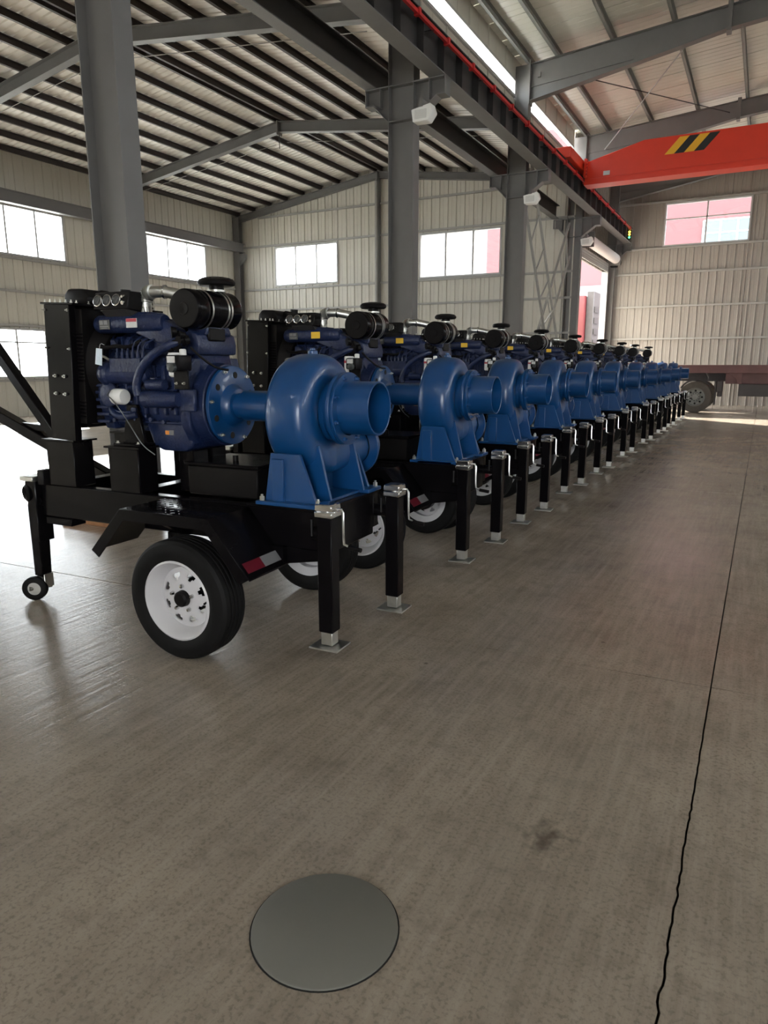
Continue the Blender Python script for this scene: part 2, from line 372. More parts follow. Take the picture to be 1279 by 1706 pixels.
# ---- steel columns with brackets
def column(y, corb, label):
    r = empty('steel_column', (XC, y, 0)); tag(r, label, 'column', 'steel columns between the aisles')
    MB().box(-.25, -.236, -.125, .125, 0, 8.95).build('flange', 'steel_grey', r, .003); MB().box(.236, .25, -.125, .125, 0, 8.95).build('flange', 'steel_grey', r, .003)
    MB().box(-.237, .237, -.006, .006, 0, 8.95).build('web', 'steel_grey', r)
    MB().box(-.34, .34, -.24, .24, 0, .025).build('base_plate', 'steel_grey', r)
    for sx in (-1, 1):
        c = MB(); e = .72 if sx < 0 else .84
        c.prism([(sx * .25, 5.85), (sx * (e - .16), 6.16), (sx * e, 6.16), (sx * e, 6.43), (sx * .25, 6.43)], 'y', -.008, .008)
        c.box(min(sx * .25, sx * e), max(sx * .25, sx * e), -.12, .12, 6.415, 6.435)
        pl = [(sx * .25, 5.83), (sx * (e - .16), 6.145), (sx * (e - .16), 6.165), (sx * .25, 5.85)]; c.prism(pl, 'y', -.12, .12)
        c.box(min(sx * (e - .16), sx * e), max(sx * (e - .16), sx * e), -.12, .12, 6.145, 6.165)
        c.box(min(sx * e, sx * (e - .012)), max(sx * e, sx * (e - .012)), -.12, .12, 6.16, 6.43)
        c.box(sx * (e - .3) - .006, sx * (e - .3) + .006, -.12, .12, 6.1, 6.42)
        c.build('bracket', 'steel_grey', r)
    MB().box(-.236, .236, -.12, .12, 6.415, 6.43).box(-.236, .236, -.12, .12, 5.84, 5.855).build('stiffener', 'steel_grey', r)
    return r
CL = ['tall steel column standing behind the gauges of the pump trailer beside the manhole cover', 'steel column with wide brackets, second from the open end of the row',
      'steel column beside the lattice cross brace, third of the line', 'steel column beside the roller door, fourth of the line', 'steel column in the corner of end wall and roller door']
for y, l in zip(YS, CL): column(y, 1, l)
# corner post and bracket of the far aisle
r = empty('corner_column', (XL + .22, YB - .25, 0)); tag(r, 'steel column in the back corner of the far aisle', 'column')
MB().box(-.15, .15, -.12, -.108, 0, 7.7).build('flange', 'steel_grey', r); MB().box(-.15, .15, .108, .12, 0, 7.7).build('flange', 'steel_grey', r); MB().box(-.006, .006, -.11, .11, 0, 7.7).build('web', 'steel_grey', r)
MB().prism([(.0, 5.75), (.38, 6.05), (.38, 6.22), (0, 6.22)], 'y', -.1, .1).build('bracket', 'steel_grey', r)

# ---- crane runway beams
def runway(x, label, z0=6.44, h=.62, y0=YF + .3, y1=YE - .15, fw=.30, stiff=True, m='beam_dark', fm='steel_grey'):
    r = empty('runway_beam', (x, 0, z0)); tag(r, label, 'beam')
    MB().box(-fw / 2, fw / 2, y0, y1, 0, .018).build('lower_flange', fm, r); MB().box(-fw / 2, fw / 2, y0, y1, h - .018, h).build('upper_flange', m, r)
    MB().box(-.006, .006, y0, y1, .018, h - .018).build('web', m, r)
    if stiff:
        st = MB().box(-fw / 2 + .02, fw / 2 - .02, -.006, .006, .018, h - .018).mesh('stiffener', m); y = y0 + .3
        while y < y1:
            if y > 5: put('stiffener', st, r, (0, y, 0))
            y += .82
    return r
rb = runway(-5.42, 'deep dark steel crane runway beam with stiffeners and pale lower flange')
MB().box(-.03, .03, YF + .3, YE - .2, .62, .67).build('crane_rail', 'beam_dark', rb)
runway(-6.72, 'black runway beam on the inner column brackets of the far aisle', 6.44, .42, YF + .3, YB - .2, .22, False)
runway(XL + .38, 'grey runway beam along the long wall under the eaves', 6.30, .36, YF + .3, YB - .1, .22, False, 'steel_grey')
r = empty('conductor_rail', (-5.22, 0, 6.90)); tag(r, 'red conductor rail along the top of the runway beam', 'rail')
MB().box(-.024, .024, 3, 30.7, -.028, .028).build('rail_body', 'rail_red', r)
ck = MB().box(-.05, .05, -.03, .03, -.05, .06).mesh('clip', 'rail_red'); y = 4.0
while y < 30.6: put('clip', ck, r, (0, y, 0)); MB; y += 1.15
bk = MB().box(-.2, .0, -.02, .02, -.03, -.015).mesh('arm', 'beam_dark'); y = 4.6
while y < 30.6: put('support_arm', bk, r, (0, y, 0)); y += 2.3
r = empty('signal_lamp', (-5.30, 31.0, 6.72)); tag(r, 'small amber and green signal lamp at the end of the runway beam', 'signal lamp')
MB().box(-.07, .07, -.05, .05, -.16, .2).build('housing', 'black_matt', r)
for z, mm in ((.12, 'signal_amber'), (.02, 'signal_amber'), (-.09, 'signal_green')): MB().lathe([(0, .045), (.02, .04), (.03, .0)], (0, -.05, z), (0, -1, 0), 12).build('lens', mm, r)

# ---- overhead travelling crane
cr = empty('overhead_crane', (0, 22.3, 6.72)); tag(cr, 'red overhead crane girder with black and yellow hazard stripes', 'crane')
MB().prism([(-5.15, .06), (-5.15, .62), (-3.55, 1.02), (11.2, 1.02), (12.6, .62), (12.6, .06)], 'y', -.2, .2).build('girder', 'crane_red', cr, .01)
MB().box(-5.15, 12.6, -.27, .27, 0, .07).build('lower_flange', 'crane_red', cr); MB().box(-5.0, 12.4, -.215, -.2, .17, .20).build('web_ridge', 'crane_red', cr)
ec = MB().box(-5.62, -5.2, -1.75, 1.75, .42, .70).build('end_carriage', 'crane_red', cr, .015)
for yy_ in (-1.45, 1.45): MB().cyl((-5.5, yy_, .505), (-5.34, yy_, .505), .11, None, 20).build('track_wheel', 'beam_dark', ec)
MB().box(-5.16, -5.08, -.34, .34, .2, .7).build('end_plate', 'crane_red', ec, .01)
for k in range(5): MB().cyl((-5.085, -.36, .27 + .09 * k), (-5.05, -.36, .27 + .09 * k), .022, None, 6).build('bolt', 'rail_red', ec)
for k, mm in enumerate(['hazard_yellow', 'hazard_black', 'hazard_yellow', 'hazard_black']):
    x0 = -3.0 + .25 * k
    MB().prism([(x0, .56), (x0 + .25, .56), (x0 + .62, .97), (x0 + .37, .97)], 'y', -.206, -.199).build('hazard_stripe', mm, cr)
MB().box(-4.62, -4.44, -.23, -.2, .22, .33).build('data_plate', 'label_pale', cr)

# ---- roofs
cl = empty('ceiling_left'); struct(cl, 'white ribbed roof sheeting on dark purlins over the far aisle', 'ceiling')
def deck(x0, x1):
    mb = MB(); n = 0; y = YF; prof = []
    while y < YB + .25:
        prof += [(y, 0), (y + .15, 0), (y + .165, .03), (y + .195, .03)]; y += .21
    vs = []
    for q, h in prof: vs += [(x0, q, zleft(x0) + .19 + h), (x1, q, zleft(x1) + .19 + h), ]
    m = len(prof); fs = [(2 * i, 2 * i + 1, 2 * i + 3, 2 * i + 2) for i in range(m - 1)]
    off = len(vs); vs2 = [(x, y, z + .05) for x, y, z in vs]
    mb.add(vs + vs2, fs + [tuple(off + i for i in f) for f in fs])
    return mb
for x0, x1 in ((XL - .1, XRIDGE), (XRIDGE, XC - .2)): tag(deck(x0, x1).build('roof_deck', 'deck_white', cl, ang=15), kind=None)
def purl(x, zf, y0, y1, m, par, h=.17, w=.07):
    mb = MB(); z = zf(x)
    mb.box(x - .004, x + .004, y0, y1, z + .01, z + h).box(x - .004, x + w, y0, y1, z + .01, z + .018).box(x - .004, x + w, y0, y1, z + h - .008, z + h)
    mb.build('purlin', m, par)
x = XL + .25
nl = 8
for k in range(nl + 1): purl(XL + .2 + (XRIDGE - .12 - XL - .2) * k / nl, zleft, YF, YB, 'purlin_brown', cl)
for k in range(nl + 1): purl(XRIDGE + .12 + (XC - .3 - XRIDGE - .12) * k / nl, zleft, YF, YB, 'purlin_brown', cl)
def rafter(y, par, depth=.30, m='steel_grey'):
    for a, b in ((XL + .1, XRIDGE), (XRIDGE, XC - .25)):
        za, zb = zleft(a), zleft(b); mb = MB(); d = depth
        mb.prism([(a, za), (b, zb), (b, zb - d), (a, za - d)], 'y', y - .006, y + .006)
        mb.prism([(a, za), (b, zb), (b, zb - .015), (a, za - .015)], 'y', y - .1, y + .1); mb.prism([(a, za - d), (b, zb - d), (b, zb - d + .015), (a, za - d + .015)], 'y', y - .1, y + .1)
        mb.build('rafter', m, par)
    MB().box(XRIDGE - .02, XRIDGE + .02, y - .12, y + .12, RIDGE - depth - .08, RIDGE + .01).build('ridge_splice', m, par)
for y in (-.9, 5.55, 12.2, 18.8): rafter(y, cl)
rafter(YB - .14, cl, .24)
for y in (5.55, 12.2, 18.8):
    for a, b in ((XL + .6, XRIDGE - .2), (XRIDGE + .2, XC - .8)):
        MB().tube([(a, y + .1, zleft(a) - .42), (b, y + .1, zleft(b) - .55)] if a < XRIDGE else [(a, y + .1, zleft(a) - .55), (b, y + .1, zleft(b) - .42)], .009, 6).build('tie_rod', 'girt', cl)
ch = MB().tube([(XRIDGE, 18.8, RIDGE - .3), (XRIDGE, 18.8, RIDGE - .75)], .012, 6).lathe([(0, .03), (.08, .035), (.16, .0)], (XRIDGE, 18.8, RIDGE - .45), (0, 0, -1), 8).build('hanging_hook', 'beam_dark', cl)
crt = empty('ceiling_right'); struct(crt, 'cream roof panels on steel rafters over the near aisle', 'ceiling')
def roofpanel(y0, y1, x0, x1):
    mb = MB(); z0, z1 = zright(x0) + .24, zright(x1) + .24
    n = 4; prof = []
    for i in range(n):
        a = y0 + (y1 - y0) * i / n; w = (y1 - y0) / n; prof += [(a + .008, 0), (a + w * .5, 0), (a + w * .5 + .01, .008), (a + w - .008, .008)]
    prof = [(y0 + .006, .012)] + prof + [(y1 - .006, .012)]
    m = len(prof); vs = [(x0, q, z0 + h) for q, h in prof] + [(x1, q, z1 + h) for q, h in prof]
    mb.add(vs + [(x0, y0, z0 + .09), (x0, y1, z0 + .09), (x1, y0, z1 + .09), (x1, y1, z1 + .09)], [(i, i + 1, m + i + 1, m + i) for i in range(m - 1)] + [(2 * m, 2 * m + 1, 2 * m + 3, 2 * m + 2)])
    return mb
y = 12.0
while y < YE + .1:
    y1 = min(y + .95, YE + .15); roofpanel(y, y1, XC - .3, XRR).build('roof_panel', 'roof_panel', crt, ang=10); y = y1
roofpanel(YF, 12.0, XC - .3, XRR).build('roof_panel', 'roof_panel', crt); roofpanel(YF, YE + .15, XRR, XR + .1).build('roof_panel', 'roof_panel', crt)
for x in (-5.95, -5.25, -3.95, -2.6, -1.25, .1, 1.45, 2.8, 4.2, 5.5, 6.8, 8.2, 9.5, 10.9, 12.2): purl(x, lambda q: zright(q) + .03, YF, YE, 'purlin_grey', crt, .2, .07)
def rafter2(y):
    for k, P_ in enumerate([[(-5.83, .84), (-2.6, .58), (-1.42, .47)], [(-1.38, .47), (3.5, .45)], [(3.5, .45), (8.4, .47)], [(8.45, .47), (12.8, .84)]]):
        top = [(x, zright(x)) for x, d in P_]; bot = [(x, zright(x) - d) for x, d in P_]; mb = MB()
        mb.prism(top + bot[::-1], 'y', y - .006, y + .006)
        for (a, b) in zip(top, top[1:]): mb.prism([a, b, (b[0], b[1] - .014), (a[0], a[1] - .014)], 'y', y - .11, y + .11)
        for (a, b) in zip(bot, bot[1:]): mb.prism([a, b, (b[0], b[1] + .014), (a[0], a[1] + .014)], 'y', y - .11, y + .11)
        if k == 0:   # mid rib of the haunch
            mb.prism([(-5.83, zright(-5.83) - .5), (-3.4, zright(-3.4) - .52), (-3.4, zright(-3.4) - .535), (-5.83, zright(-5.83) - .515)], 'y', y - .03, y)
        mb.build('rafter', 'steel_grey', crt)
    MB().box(-1.45, -1.35, y - .14, y + .14, zright(-1.4) - .53, zright(-1.4) + .06).build('rafter_splice', 'steel_grey', crt)
    MB().box(-5.86, -5.83, y - .14, y + .14, zright(-5.83) - .92, zright(-5.83) + .08).build('end_plate', 'steel_grey', crt)
for y in (-.9, 5.55, 12.2, 18.8, 25.2, 31.35): rafter2(y)
MB().tube([(-5.25, 25.1, 8.45), (-2.25, 18.9, 8.75)], .014, 6).build('tie_rod', 'window_white', crt)
MB().tube([(-4.55, 18.9, 8.45), (-1.65, 25.1, 9.0)], .014, 6).build('tie_rod', 'beam_dark', crt)
MB().box(-5.62, -5.55, 18.6, 18.66, 8.55, 8.66).build('clip', 'steel_grey', crt)

# ---- lattice cross brace between two columns
br = empty('lattice_brace', (XC, 0, 0)); tag(br, 'grey lattice cross brace between two columns before the gable wall', 'brace')
def ladder(a0, a1, b0, b1, n, dx):
    MB().bar((dx, *a0), (dx, *a1), .06, .06).build('brace_rail', 'girt', br); MB().bar((dx, *b0), (dx, *b1), .06, .06).build('brace_rail', 'girt', br)
    for k in range(n):
        t = (k + .5) / n; p = [a0[i] + (a1[i] - a0[i]) * t for i in (0, 1)]; q = [b0[i] + (b1[i] - b0[i]) * t for i in (0, 1)]
        MB().bar((dx, *p), (dx, *q), .035, .035).build('rung', 'girt', br)
ladder((19.2, 6.0), (23.6, .3), (19.75, 7.0), (24.9, .4), 8, .05); ladder((24.6, 6.2), (19.4, .3), (24.9, 5.2), (20.3, .3), 8, -.05)

# ---- roller shutter door
d = empty('door_1', (XC, 28.5, 0)); struct(d, 'roller shutter doorway with white drum, open to the yard', 'door')
MB().cyl((.30, -2.5, 5.85), (.30, 2.55, 5.85), .19, None, 24).build('shutter_drum', 'shutter_white', d)
for k in range(4): MB().box(.02, .05, -2.5, 2.5, 5.33 + .09 * k, 5.41 + .09 * k).build('shutter_slat', 'girt', d)
for yy_ in (-2.55, 2.6): MB().box(-.05, .5, yy_ - .02, yy_ + .02, 5.6, 6.1).build('drum_bracket', 'steel_grey', d)
MB().box(-.16, .06, 2.42, 2.52, 0, 5.35).build('guide_rail', 'window_white', d); MB().box(-.16, .06, -2.52, -2.42, 0, 5.35).build('guide_rail', 'window_white', d)
MB().box(.1, .36, 2.62, 2.86, 5.55, 5.85).cyl((.2, 2.7, 5.7), (.5, 2.7, 5.7), .09).build('shutter_motor', 'black_matt', d)

# ---- floodlights under the brackets
def flood(x, y, z, label):
    r = empty('floodlight', (x, y, z)); tag(r, label, 'floodlight', 'floodlights on the columns')
    MB().prism([(-.19, .08), (.17, .14), (.22, .0), (.12, -.13), (-.16, -.12)], 'y', -.10, .10).build('housing', 'white_paint', r, .012)
    MB().box(-.03, .03, -.12, .12, .1, .22).build('bracket', 'steel_grey', r); MB().box(-.12, .1, -.105, -.1, -.08, .06).build('lens', 'label_pale', r)
flood(-5.55, 11.85, 5.78, 'white floodlight below the bracket of the second column')
flood(-5.62, 18.5, 5.72, 'white floodlight below the bracket of the column beside the lattice brace')
flood(-5.62, 24.9, 5.62, 'white floodlight above the roller door on its column')

# ================================================================== PUMP TRAILERS
def hexbolt(nm='bolt', r=.011, h=.012, m='zinc'): return MB().cyl((0, 0, 0), (0, 0, h), r, None, 6).cyl((0, 0, h), (0, 0, h + .012), r * .55, None, 6).mesh(nm, m)
RX, RYN = (0, R(90), 0), (R(90), 0, 0)    # bolt pointing +x / -y

def make_wheel(tr, loc, rz):
    pr = [(-.085, .222), (-.098, .25), (-.1, .285), (-.092, .318), (-.078, .334), (-.062, .340)]
    tread = []
    for g in (-.045, -.015, .015, .045): tread += [(g - .007, .340), (g - .004, .331), (g + .004, .331), (g + .007, .340)]
    prof = pr + tread + [(-a, b) for a, b in pr[::-1]]
    w = MB().lathe(prof, (0, 0, 0), (0, 1, 0), 56, True).build('wheel', 'rubber', tr, loc=loc, rot=(0, 0, rz), ang=25)
    rim = MB().lathe([(-.088, .226), (-.094, .216), (-.085, .207), (-.040, .196), (-.005, .172), (.06, .172), (.085, .215), (.09, .226)], (0, 0, 0), (0, 1, 0), 48, True)
    # spoke disc with eight wedge holes
    n = 64; rings = [(.045, -.030), (.085, -.036), (.106, -.030), (.122, -.024), (.144, -.016), (.152, -.012), (.175, -.004)]
    vs = [(r_ * math.cos(2 * math.pi * k / n), y_, r_ * math.sin(2 * math.pi * k / n)) for r_, y_ in rings for k in range(n)]
    fs = []
    for i in range(len(rings) - 1):
        for k in range(n):
            q = k % 8
            if (i in (2,) and q in (3, 4)) or (i == 3 and q in (2, 3, 4, 5)): continue
            fs.append((i * n + k, i * n + (k + 1) % n, (i + 1) * n + (k + 1) % n, (i + 1) * n + k))
    m2 = len(vs); vs2 = [(x, y + .008, z) for x, y, z in vs]
    rim.add(vs, fs); rim.add(vs2, fs); rim.build('rim', 'rim_white', w)
    MB().lathe([(-.028, .047), (-.058, .044), (-.068, .034), (-.07, 0)], (0, 0, 0), (0, 1, 0), 24).build('hub_cap', 'black_matt', w)
    lg = MB().lathe([(0, .013), (.014, .012), (.02, .008), (.021, 0)], (0, 0, 0), (0, -1, 0), 6).mesh('lug_nut', 'chrome')
    for k in range(5):
        a = R(90 + 72 * k); put('lug_nut', lg, w, (.072 * math.cos(a), -.034, .072 * math.sin(a)))
    MB().cyl((.160, -.02, .0), (.163, -.055, -.003), .006, None, 8).build('valve_stem', 'black_matt', w)
    MB().cyl((0, .02, 0), (0, .10, 0), .10, None, 24).build('brake_drum', 'black_matt', w)
    return w

def make_trailer():
    T = empty('pump_trailer')
    # ---- chassis
    c = MB()
    for s in (-1, 1):
        y0, y1 = (-.36, -.29) if s < 0 else (.29, .36)
        c.box(-2.03, .14, y0, y1, .60, .82)
    for x in (-2.02, -1.35, -.72, -.22): c.box(x, x + .10, -.29, .29, .62, .81)
    c.box(.06, .14, -.29, .29, .56, .82)
    fr = c.build('chassis_frame', 'black_paint', T, .006)
    MB().box(-.34, .145, -.365, .365, .815, .832).build('deck_plate', 'black_paint', fr, .003)
    MB().prism([(-.5, .60), (.13, .60), (.13, .54), (-.1, .50), (-.4, .50)], 'y', -.355, -.30).build('side_gusset', 'black_paint', fr, .004)
    MB().box(-2.0, -1.76, -.37, -.25, .55, .60).build('pocket', 'black_paint', fr, .004)
    MB().cyl((-.535, -.60, .34), (-.535, .60, .34), .038, None, 14).build('axle', 'black_matt', T)
    for s in (-1, 1):
        pts = [(-.49 + .36 * t, s * .36, .44 + .10 * t * t) for t in [-1, -.6, -.3, 0, .3, .6, 1]]
        sp = MB()
        for a, b in zip(pts, pts[1:]): sp.bar(a, b, .055, .022)
        pts = [(-.49 + .22 * t, s * .36, .415 + .04 * t * t) for t in [-1, 0, 1]]
        for a, b in zip(pts, pts[1:]): sp.bar(a, b, .055, .02)
        o = sp.build('leaf_spring', 'black_matt', T)
        MB().box(-.91, -.80, s * .36 - .035, s * .36 + .035, .50, .61).build('spring_hanger', 'black_paint', o); MB().box(-.18, -.08, s * .36 - .035, s * .36 + .035, .50, .61).build('spring_hanger', 'black_paint', o)
        MB().box(-.54, -.44, s * .36 - .04, s * .36 + .04, .33, .46).build('u_bolt_plate', 'black_matt', o)
    make_wheel(T, (-.535, -.675, .34), 0); make_wheel(T, (-.535, .665, .34), R(180))
    # ---- fenders
    for s in (-1, 1):
        P_ = [(-1.19, .545), (-.945, .81), (-.325, .81), (-.075, .51)]
        def off(P_, d): return [(x, z - d) for x, z in P_]
        f = MB(); y0, y1 = (-.72, -.36) if s < 0 else (.36, .72); yo = -.72 if s < 0 else .72
        # top sheet
        poly = P_ + [(x, z - .012) for x, z in reversed(P_)]
        f.prism(poly, 'y', y0, y1)
        lip = P_ + [(-.135, .475), (-.35, .745), (-.92, .745), (-1.135, .505)]
        f.prism(lip, 'y', yo - .006 if s < 0 else yo - .002, yo + .002 if s < 0 else yo + .006)
        o = f.build('fender', 'black_paint', T, .002)
        # checker studs on the top sheet
        st = MB()
        for i in range(13):
            for j in range(7):
                x, y = -.92 + .047 * i, (y0 + .03) + .05 * j; a = R(45 if (i + j) % 2 else -45); dx, dy = .012 * math.cos(a), .012 * math.sin(a)
                st.bar((x - dx, y - dy, .8105), (x + dx, y + dy, .8105), .006, .004)
        tag(st.build('tread_studs', 'black_paint', o), kind='stuff')
        def sl(t, u, h):     # point on the falling face: t down, u across
            x = -.325 + .25 * t; z = .81 - .30 * t; nx, nz = .768, .64
            return (x + nx * h, (y0 + (y1 - y0) * u), z + nz * h)
        for u0, u1, mm in ((.06 if s < 0 else .5, .48 if s < 0 else .92, 'reflect_red'), (.48 if s < 0 else .08, .92 if s < 0 else .5, 'reflect_white')):
            q = [sl(.76, u0, .001), sl(.76, u1, .001), sl(.92, u1, .001), sl(.92, u0, .001)]; q2 = [sl(.76, u0, .004), sl(.76, u1, .004), sl(.92, u1, .004), sl(.92, u0, .004)]
            MB().add(q + q2, [(3, 2, 1, 0), (4, 5, 6, 7), (0, 1, 5, 4), (1, 2, 6, 5), (2, 3, 7, 6), (3, 0, 4, 7)]).build('reflector_strip', mm, o)
        MB().bar((-.8, s * .36, .60), (-.8, s * .70, .795), .04, .02).build('fender_stay', 'black_paint', o)
    # ---- support jacks at the pump end
    for s, x, y in ((-1, .19, -.36), (1, .255, .36)):
        j = MB().box(x - .045, x + .045, y - .045, y + .045, .15, .80).build('support_jack', 'black_paint', T, .006)
        MB().box(x - .035, x + .035, y - .035, y + .035, .075, .16).build('inner_leg', 'zinc', j, .003)
        MB().box(x - .09, x + .09, y - .08, y + .08, .060, .070).build('foot_plate', 'zinc', j, .002)
        MB().box(x - .055, x + .055, y - .055, y + .055, .80, .835).prism([(x - .056, .835), (x + .056, .835), (x + .05, .875), (x - .05, .875)], 'y', y - .052, y + .052).build('top_cap', 'chrome', j, .006)
        MB().tube([(x + .05, y, .845), (x + .085, y, .845), (x + .095, y - .002, .83), (x + .1, y - .01, .70), (x + .105, y - .012, .66), (x + .15, y - .015, .645)], .008, 8).build('crank_handle', 'chrome', j)
        MB().cyl((x + .135, y - .015, .648), (x + .21, y - .018, .64), .013, None, 10).build('crank_grip', 'black_matt', j)
        MB().cyl((.10, y, .70), (x - .04, y, .70), .038, None, 16).build('pivot_tube', 'black_paint', j)
        MB().cyl((x - .065, y - .06, .70), (x - .065, y - .06, .79), .008, None, 8).build('lock_pin', 'black_matt', j)
    # ---- tongue end jack with caster, shackle
    tj = MB().lathe([(0, .056), (.55, .066), (.70, .074)], (-2.115, -.345, .165), (.055, -.02, 1), 4, False, R(45)).build('tongue_jack', 'black_paint', T, .006)
    MB().box(-2.15, -2.02, -.43, -.29, .84, .875).build('jack_cap', 'zinc', tj, .005); MB().box(-2.01, -1.95, -.40, -.32, .82, .92).build('gear_box', 'black_matt', tj, .005)
    MB().box(-2.075, -2.045, -.40, -.28, .42, .66).build('jack_rail', 'black_paint', tj, .004)
    MB().box(-2.145, -2.07, -.375, -.30, .085, .18).build('caster_fork', 'zinc', tj, .004)
    MB().lathe([(-.026, .045), (-.026, .070), (-.016, .083), (.016, .083), (.026, .070), (.026, .045)], (-2.135, -.405, .084), (-.6, 1, 0), 32, True).build('caster_wheel', 'rubber', tj)
    MB().lathe([(-.02, .0), (-.02, .046), (.02, .046)], (-2.135, -.405, .084), (-.6, 1, 0), 24).build('caster_hub', 'zinc', tj); MB().cyl((-2.15, -.44, .084), (-2.10, -.30, .084), .016).build('caster_axle', 'zinc', tj)
    for s_ in (-1, 1): MB().lathe([(-.014, .044), (0, .060), (.014, .044), (0, .030)], (-2.13 if s_ < 0 else -2.08, s_ * .38 - .02, .755), (.35, 1, 0), 20, True).build('shackle_ring', 'black_matt', tj)
    # ---- pedestals
    for s in (-1, 1):
        y0, y1 = (-.37, -.21) if s < 0 else (.21, .37)
        p = MB().box(-1.93, -1.68, y0, y1, .82, 1.115).build('radiator_post', 'black_paint', T, .005)
        MB().box(-1.955, -1.655, y0 - .015, y1 + .015, 1.115, 1.127).build('cap_plate', 'black_paint', p)
        p = MB().box(-1.38, -1.13, y0, y1, .82, 1.095).build('engine_pedestal', 'black_paint', T, .005)
        MB().box(-1.40, -1.11, y0 - .012, y1 + .012, 1.095, 1.107).build('cap_plate', 'black_paint', p)
        bl = hexbolt('bolt', .014, .016)
        for dx in (-1.34, -1.17): put('bolt', bl, p, (dx, y0 + .05, 1.107))
        m_ = MB().prism([(-1.34, 1.107), (-1.15, 1.107), (-1.20, 1.36), (-1.28, 1.36)], 'y', s * .27 - .012, s * .27 + .012); m_.box(-1.36, -1.14, min(s * .2, s * .34), max(s * .2, s * .34), 1.107, 1.122)
        m_.build('mounting_bracket', 'black_paint', T, .003)
        p = MB().box(-1.0, -.88, min(s * .02, s * .16), max(s * .02, s * .16), .82, 1.08).build('engine_pedestal', 'black_paint', T, .005)
    bx_ = MB().box(-.88, -.36, -.22, .20, .82, 1.0).build('battery_box', 'black_matt', T, .008)
    MB().box(-.895, -.345, -.235, .215, 1.0, 1.022).build('lid', 'black_paint', bx_, .005); MB().cyl((-.62, -.08, 1.02), (-.62, -.08, 1.055), .018, None, 10).build('lid_knob', 'black_matt', bx_)
    # ---- radiator
    rd = MB().box(-1.90, -1.70, -.33, .33, 1.20, 1.96).build('radiator', 'black_matt', T, .004)
    for s in (-1, 1):
        y0, y1 = (-.385, -.335) if s < 0 else (.335, .385)
        sd = MB().box(-1.875, -1.655, y0, y1, 1.127, 1.965).build('side_channel', 'black_paint', rd, .004)
        if s < 0:
            bl = hexbolt('bolt', .012, .01)
            for x in (-1.80, -1.72):
                for z in (1.42, 1.53): put('bolt', bl, sd, (x, -.385, z), RYN)
            b2 = hexbolt('bolt', .008, .008)
            for z in (1.70, 1.93): put('bolt', b2, sd, (-1.665, -.385, z), RYN); put('bolt', b2, sd, (-1.865, -.385, z), RYN)
    MB().box(-1.90, -1.62, -.39, .39, 1.962, 1.975).build('top_rail', 'black_paint', rd, .003)
    tt = MB().prism([(-1.87, 1.975), (-1.65, 1.975), (-1.66, 2.035), (-1.70, 2.07), (-1.83, 2.07), (-1.86, 2.035)], 'y', -.24, .34).build('top_tank', 'black_matt', rd, .018, 2)
    MB().cyl((-1.76, .18, 2.07), (-1.76, .18, 2.10), .035).build('filler_cap', 'black_matt', rd)
    bl = hexbolt('bolt', .008, .006)
    for k in range(8): put('bolt', bl, rd, (-1.64, -.34 + .095 * k, 1.975)); 
    for k in range(6): put('bolt', bl, rd, (-1.87 + .045 * k, -.375, 1.975))
    sh = MB().prism([(-.33, 1.24), (.33, 1.24), (.33, 1.94), (-.33, 1.94)], 'x', -1.70, -1.60)
    sh.lathe([(0, .33), (.10, .29), (.10, .275), (0, .30)], (-1.60, 0, 1.60), (1, 0, 0), 36, True)
    sh = sh.build('fan_shroud', 'black_matt', rd)
    lv = MB().prism([(0, 0), (.004, .012), (.016, .012), (.016, .008)], 'x', -.028, .028).mesh('louver', 'black_paint')
    for k in range(14): put('louver', lv, rd, (-1.63, -.345, 1.50 + .022 * k)); 
    for k in range(5): put('louver', lv, rd, (-1.63, -.345, 1.28 + .022 * k))
    MB().box(-1.66, -1.60, -.34, -.33, 1.24, 1.94).build('shroud_side', 'black_matt', rd)
    for k in range(10):
        MB().tube([(-1.49, .28 * math.cos(R(a)), 1.6 + .28 * math.sin(R(a))) for a in range(0, 361, 15)] if False else [(-1.50 , r_ * math.cos(R(a)), 1.6 + r_ * math.sin(R(a))) for a in range(0, 361, 20) for r_ in [.10 + .019 * k]], .0025, 4).build('guard_ring', 'black_paint', rd)
    fan = MB().cyl((-1.60, 0, 1.6), (-1.52, 0, 1.6), .06)
    for k in range(7):
        a = R(360 / 7 * k); ca, sa = math.cos(a), math.sin(a)
        fan.bar((-1.565, .05 * ca, 1.6 + .05 * sa), (-1.565, .26 * ca, 1.6 + .26 * sa), .10, .006, (.8, -sa * .6, ca * .6))
    fan.build('fan', 'black_matt', rd)
    MB().tube([(-1.66, -.12, 2.04), (-1.58, -.12, 2.03), (-1.50, -.10, 1.96), (-1.44, -.08, 1.90)], .032, 12, 2).build('coolant_hose', 'black_matt', rd)
    MB().tube([(-1.70, -.20, 1.25), (-1.60, -.24, 1.26), (-1.52, -.22, 1.32), (-1.45, -.18, 1.36)], .03, 12, 2).build('coolant_hose', 'black_matt', rd)
    pv = Vector((-1.72, 0, 1.127)); rd.rotation_euler = (0, R(2.8), 0); rd.location = pv - Matrix.Rotation(R(2.8), 3, 'Y') @ pv + Vector((.025, 0, 0))
    # ---- engine
    e = MB().prism([(-.20, 1.22), (.20, 1.22), (.245, 1.32), (.245, 1.58), (.20, 1.66), (-.20, 1.66), (-.245, 1.58), (-.245, 1.32)], 'x', -1.45, -.86)
    for k in range(7): e.box(-1.40 + .078 * k, -1.37 + .078 * k, -.262, -.23, 1.30, 1.60)
    e.box(-1.45, -.86, -.255, -.24, 1.445, 1.475)
    e = e.build('engine_block', 'engine_blue', T, .008)
    MB().box(-1.43, -.84, -.19, .17, 1.655, 1.775).build('cylinder_head', 'engine_blue', e, .012, 2)
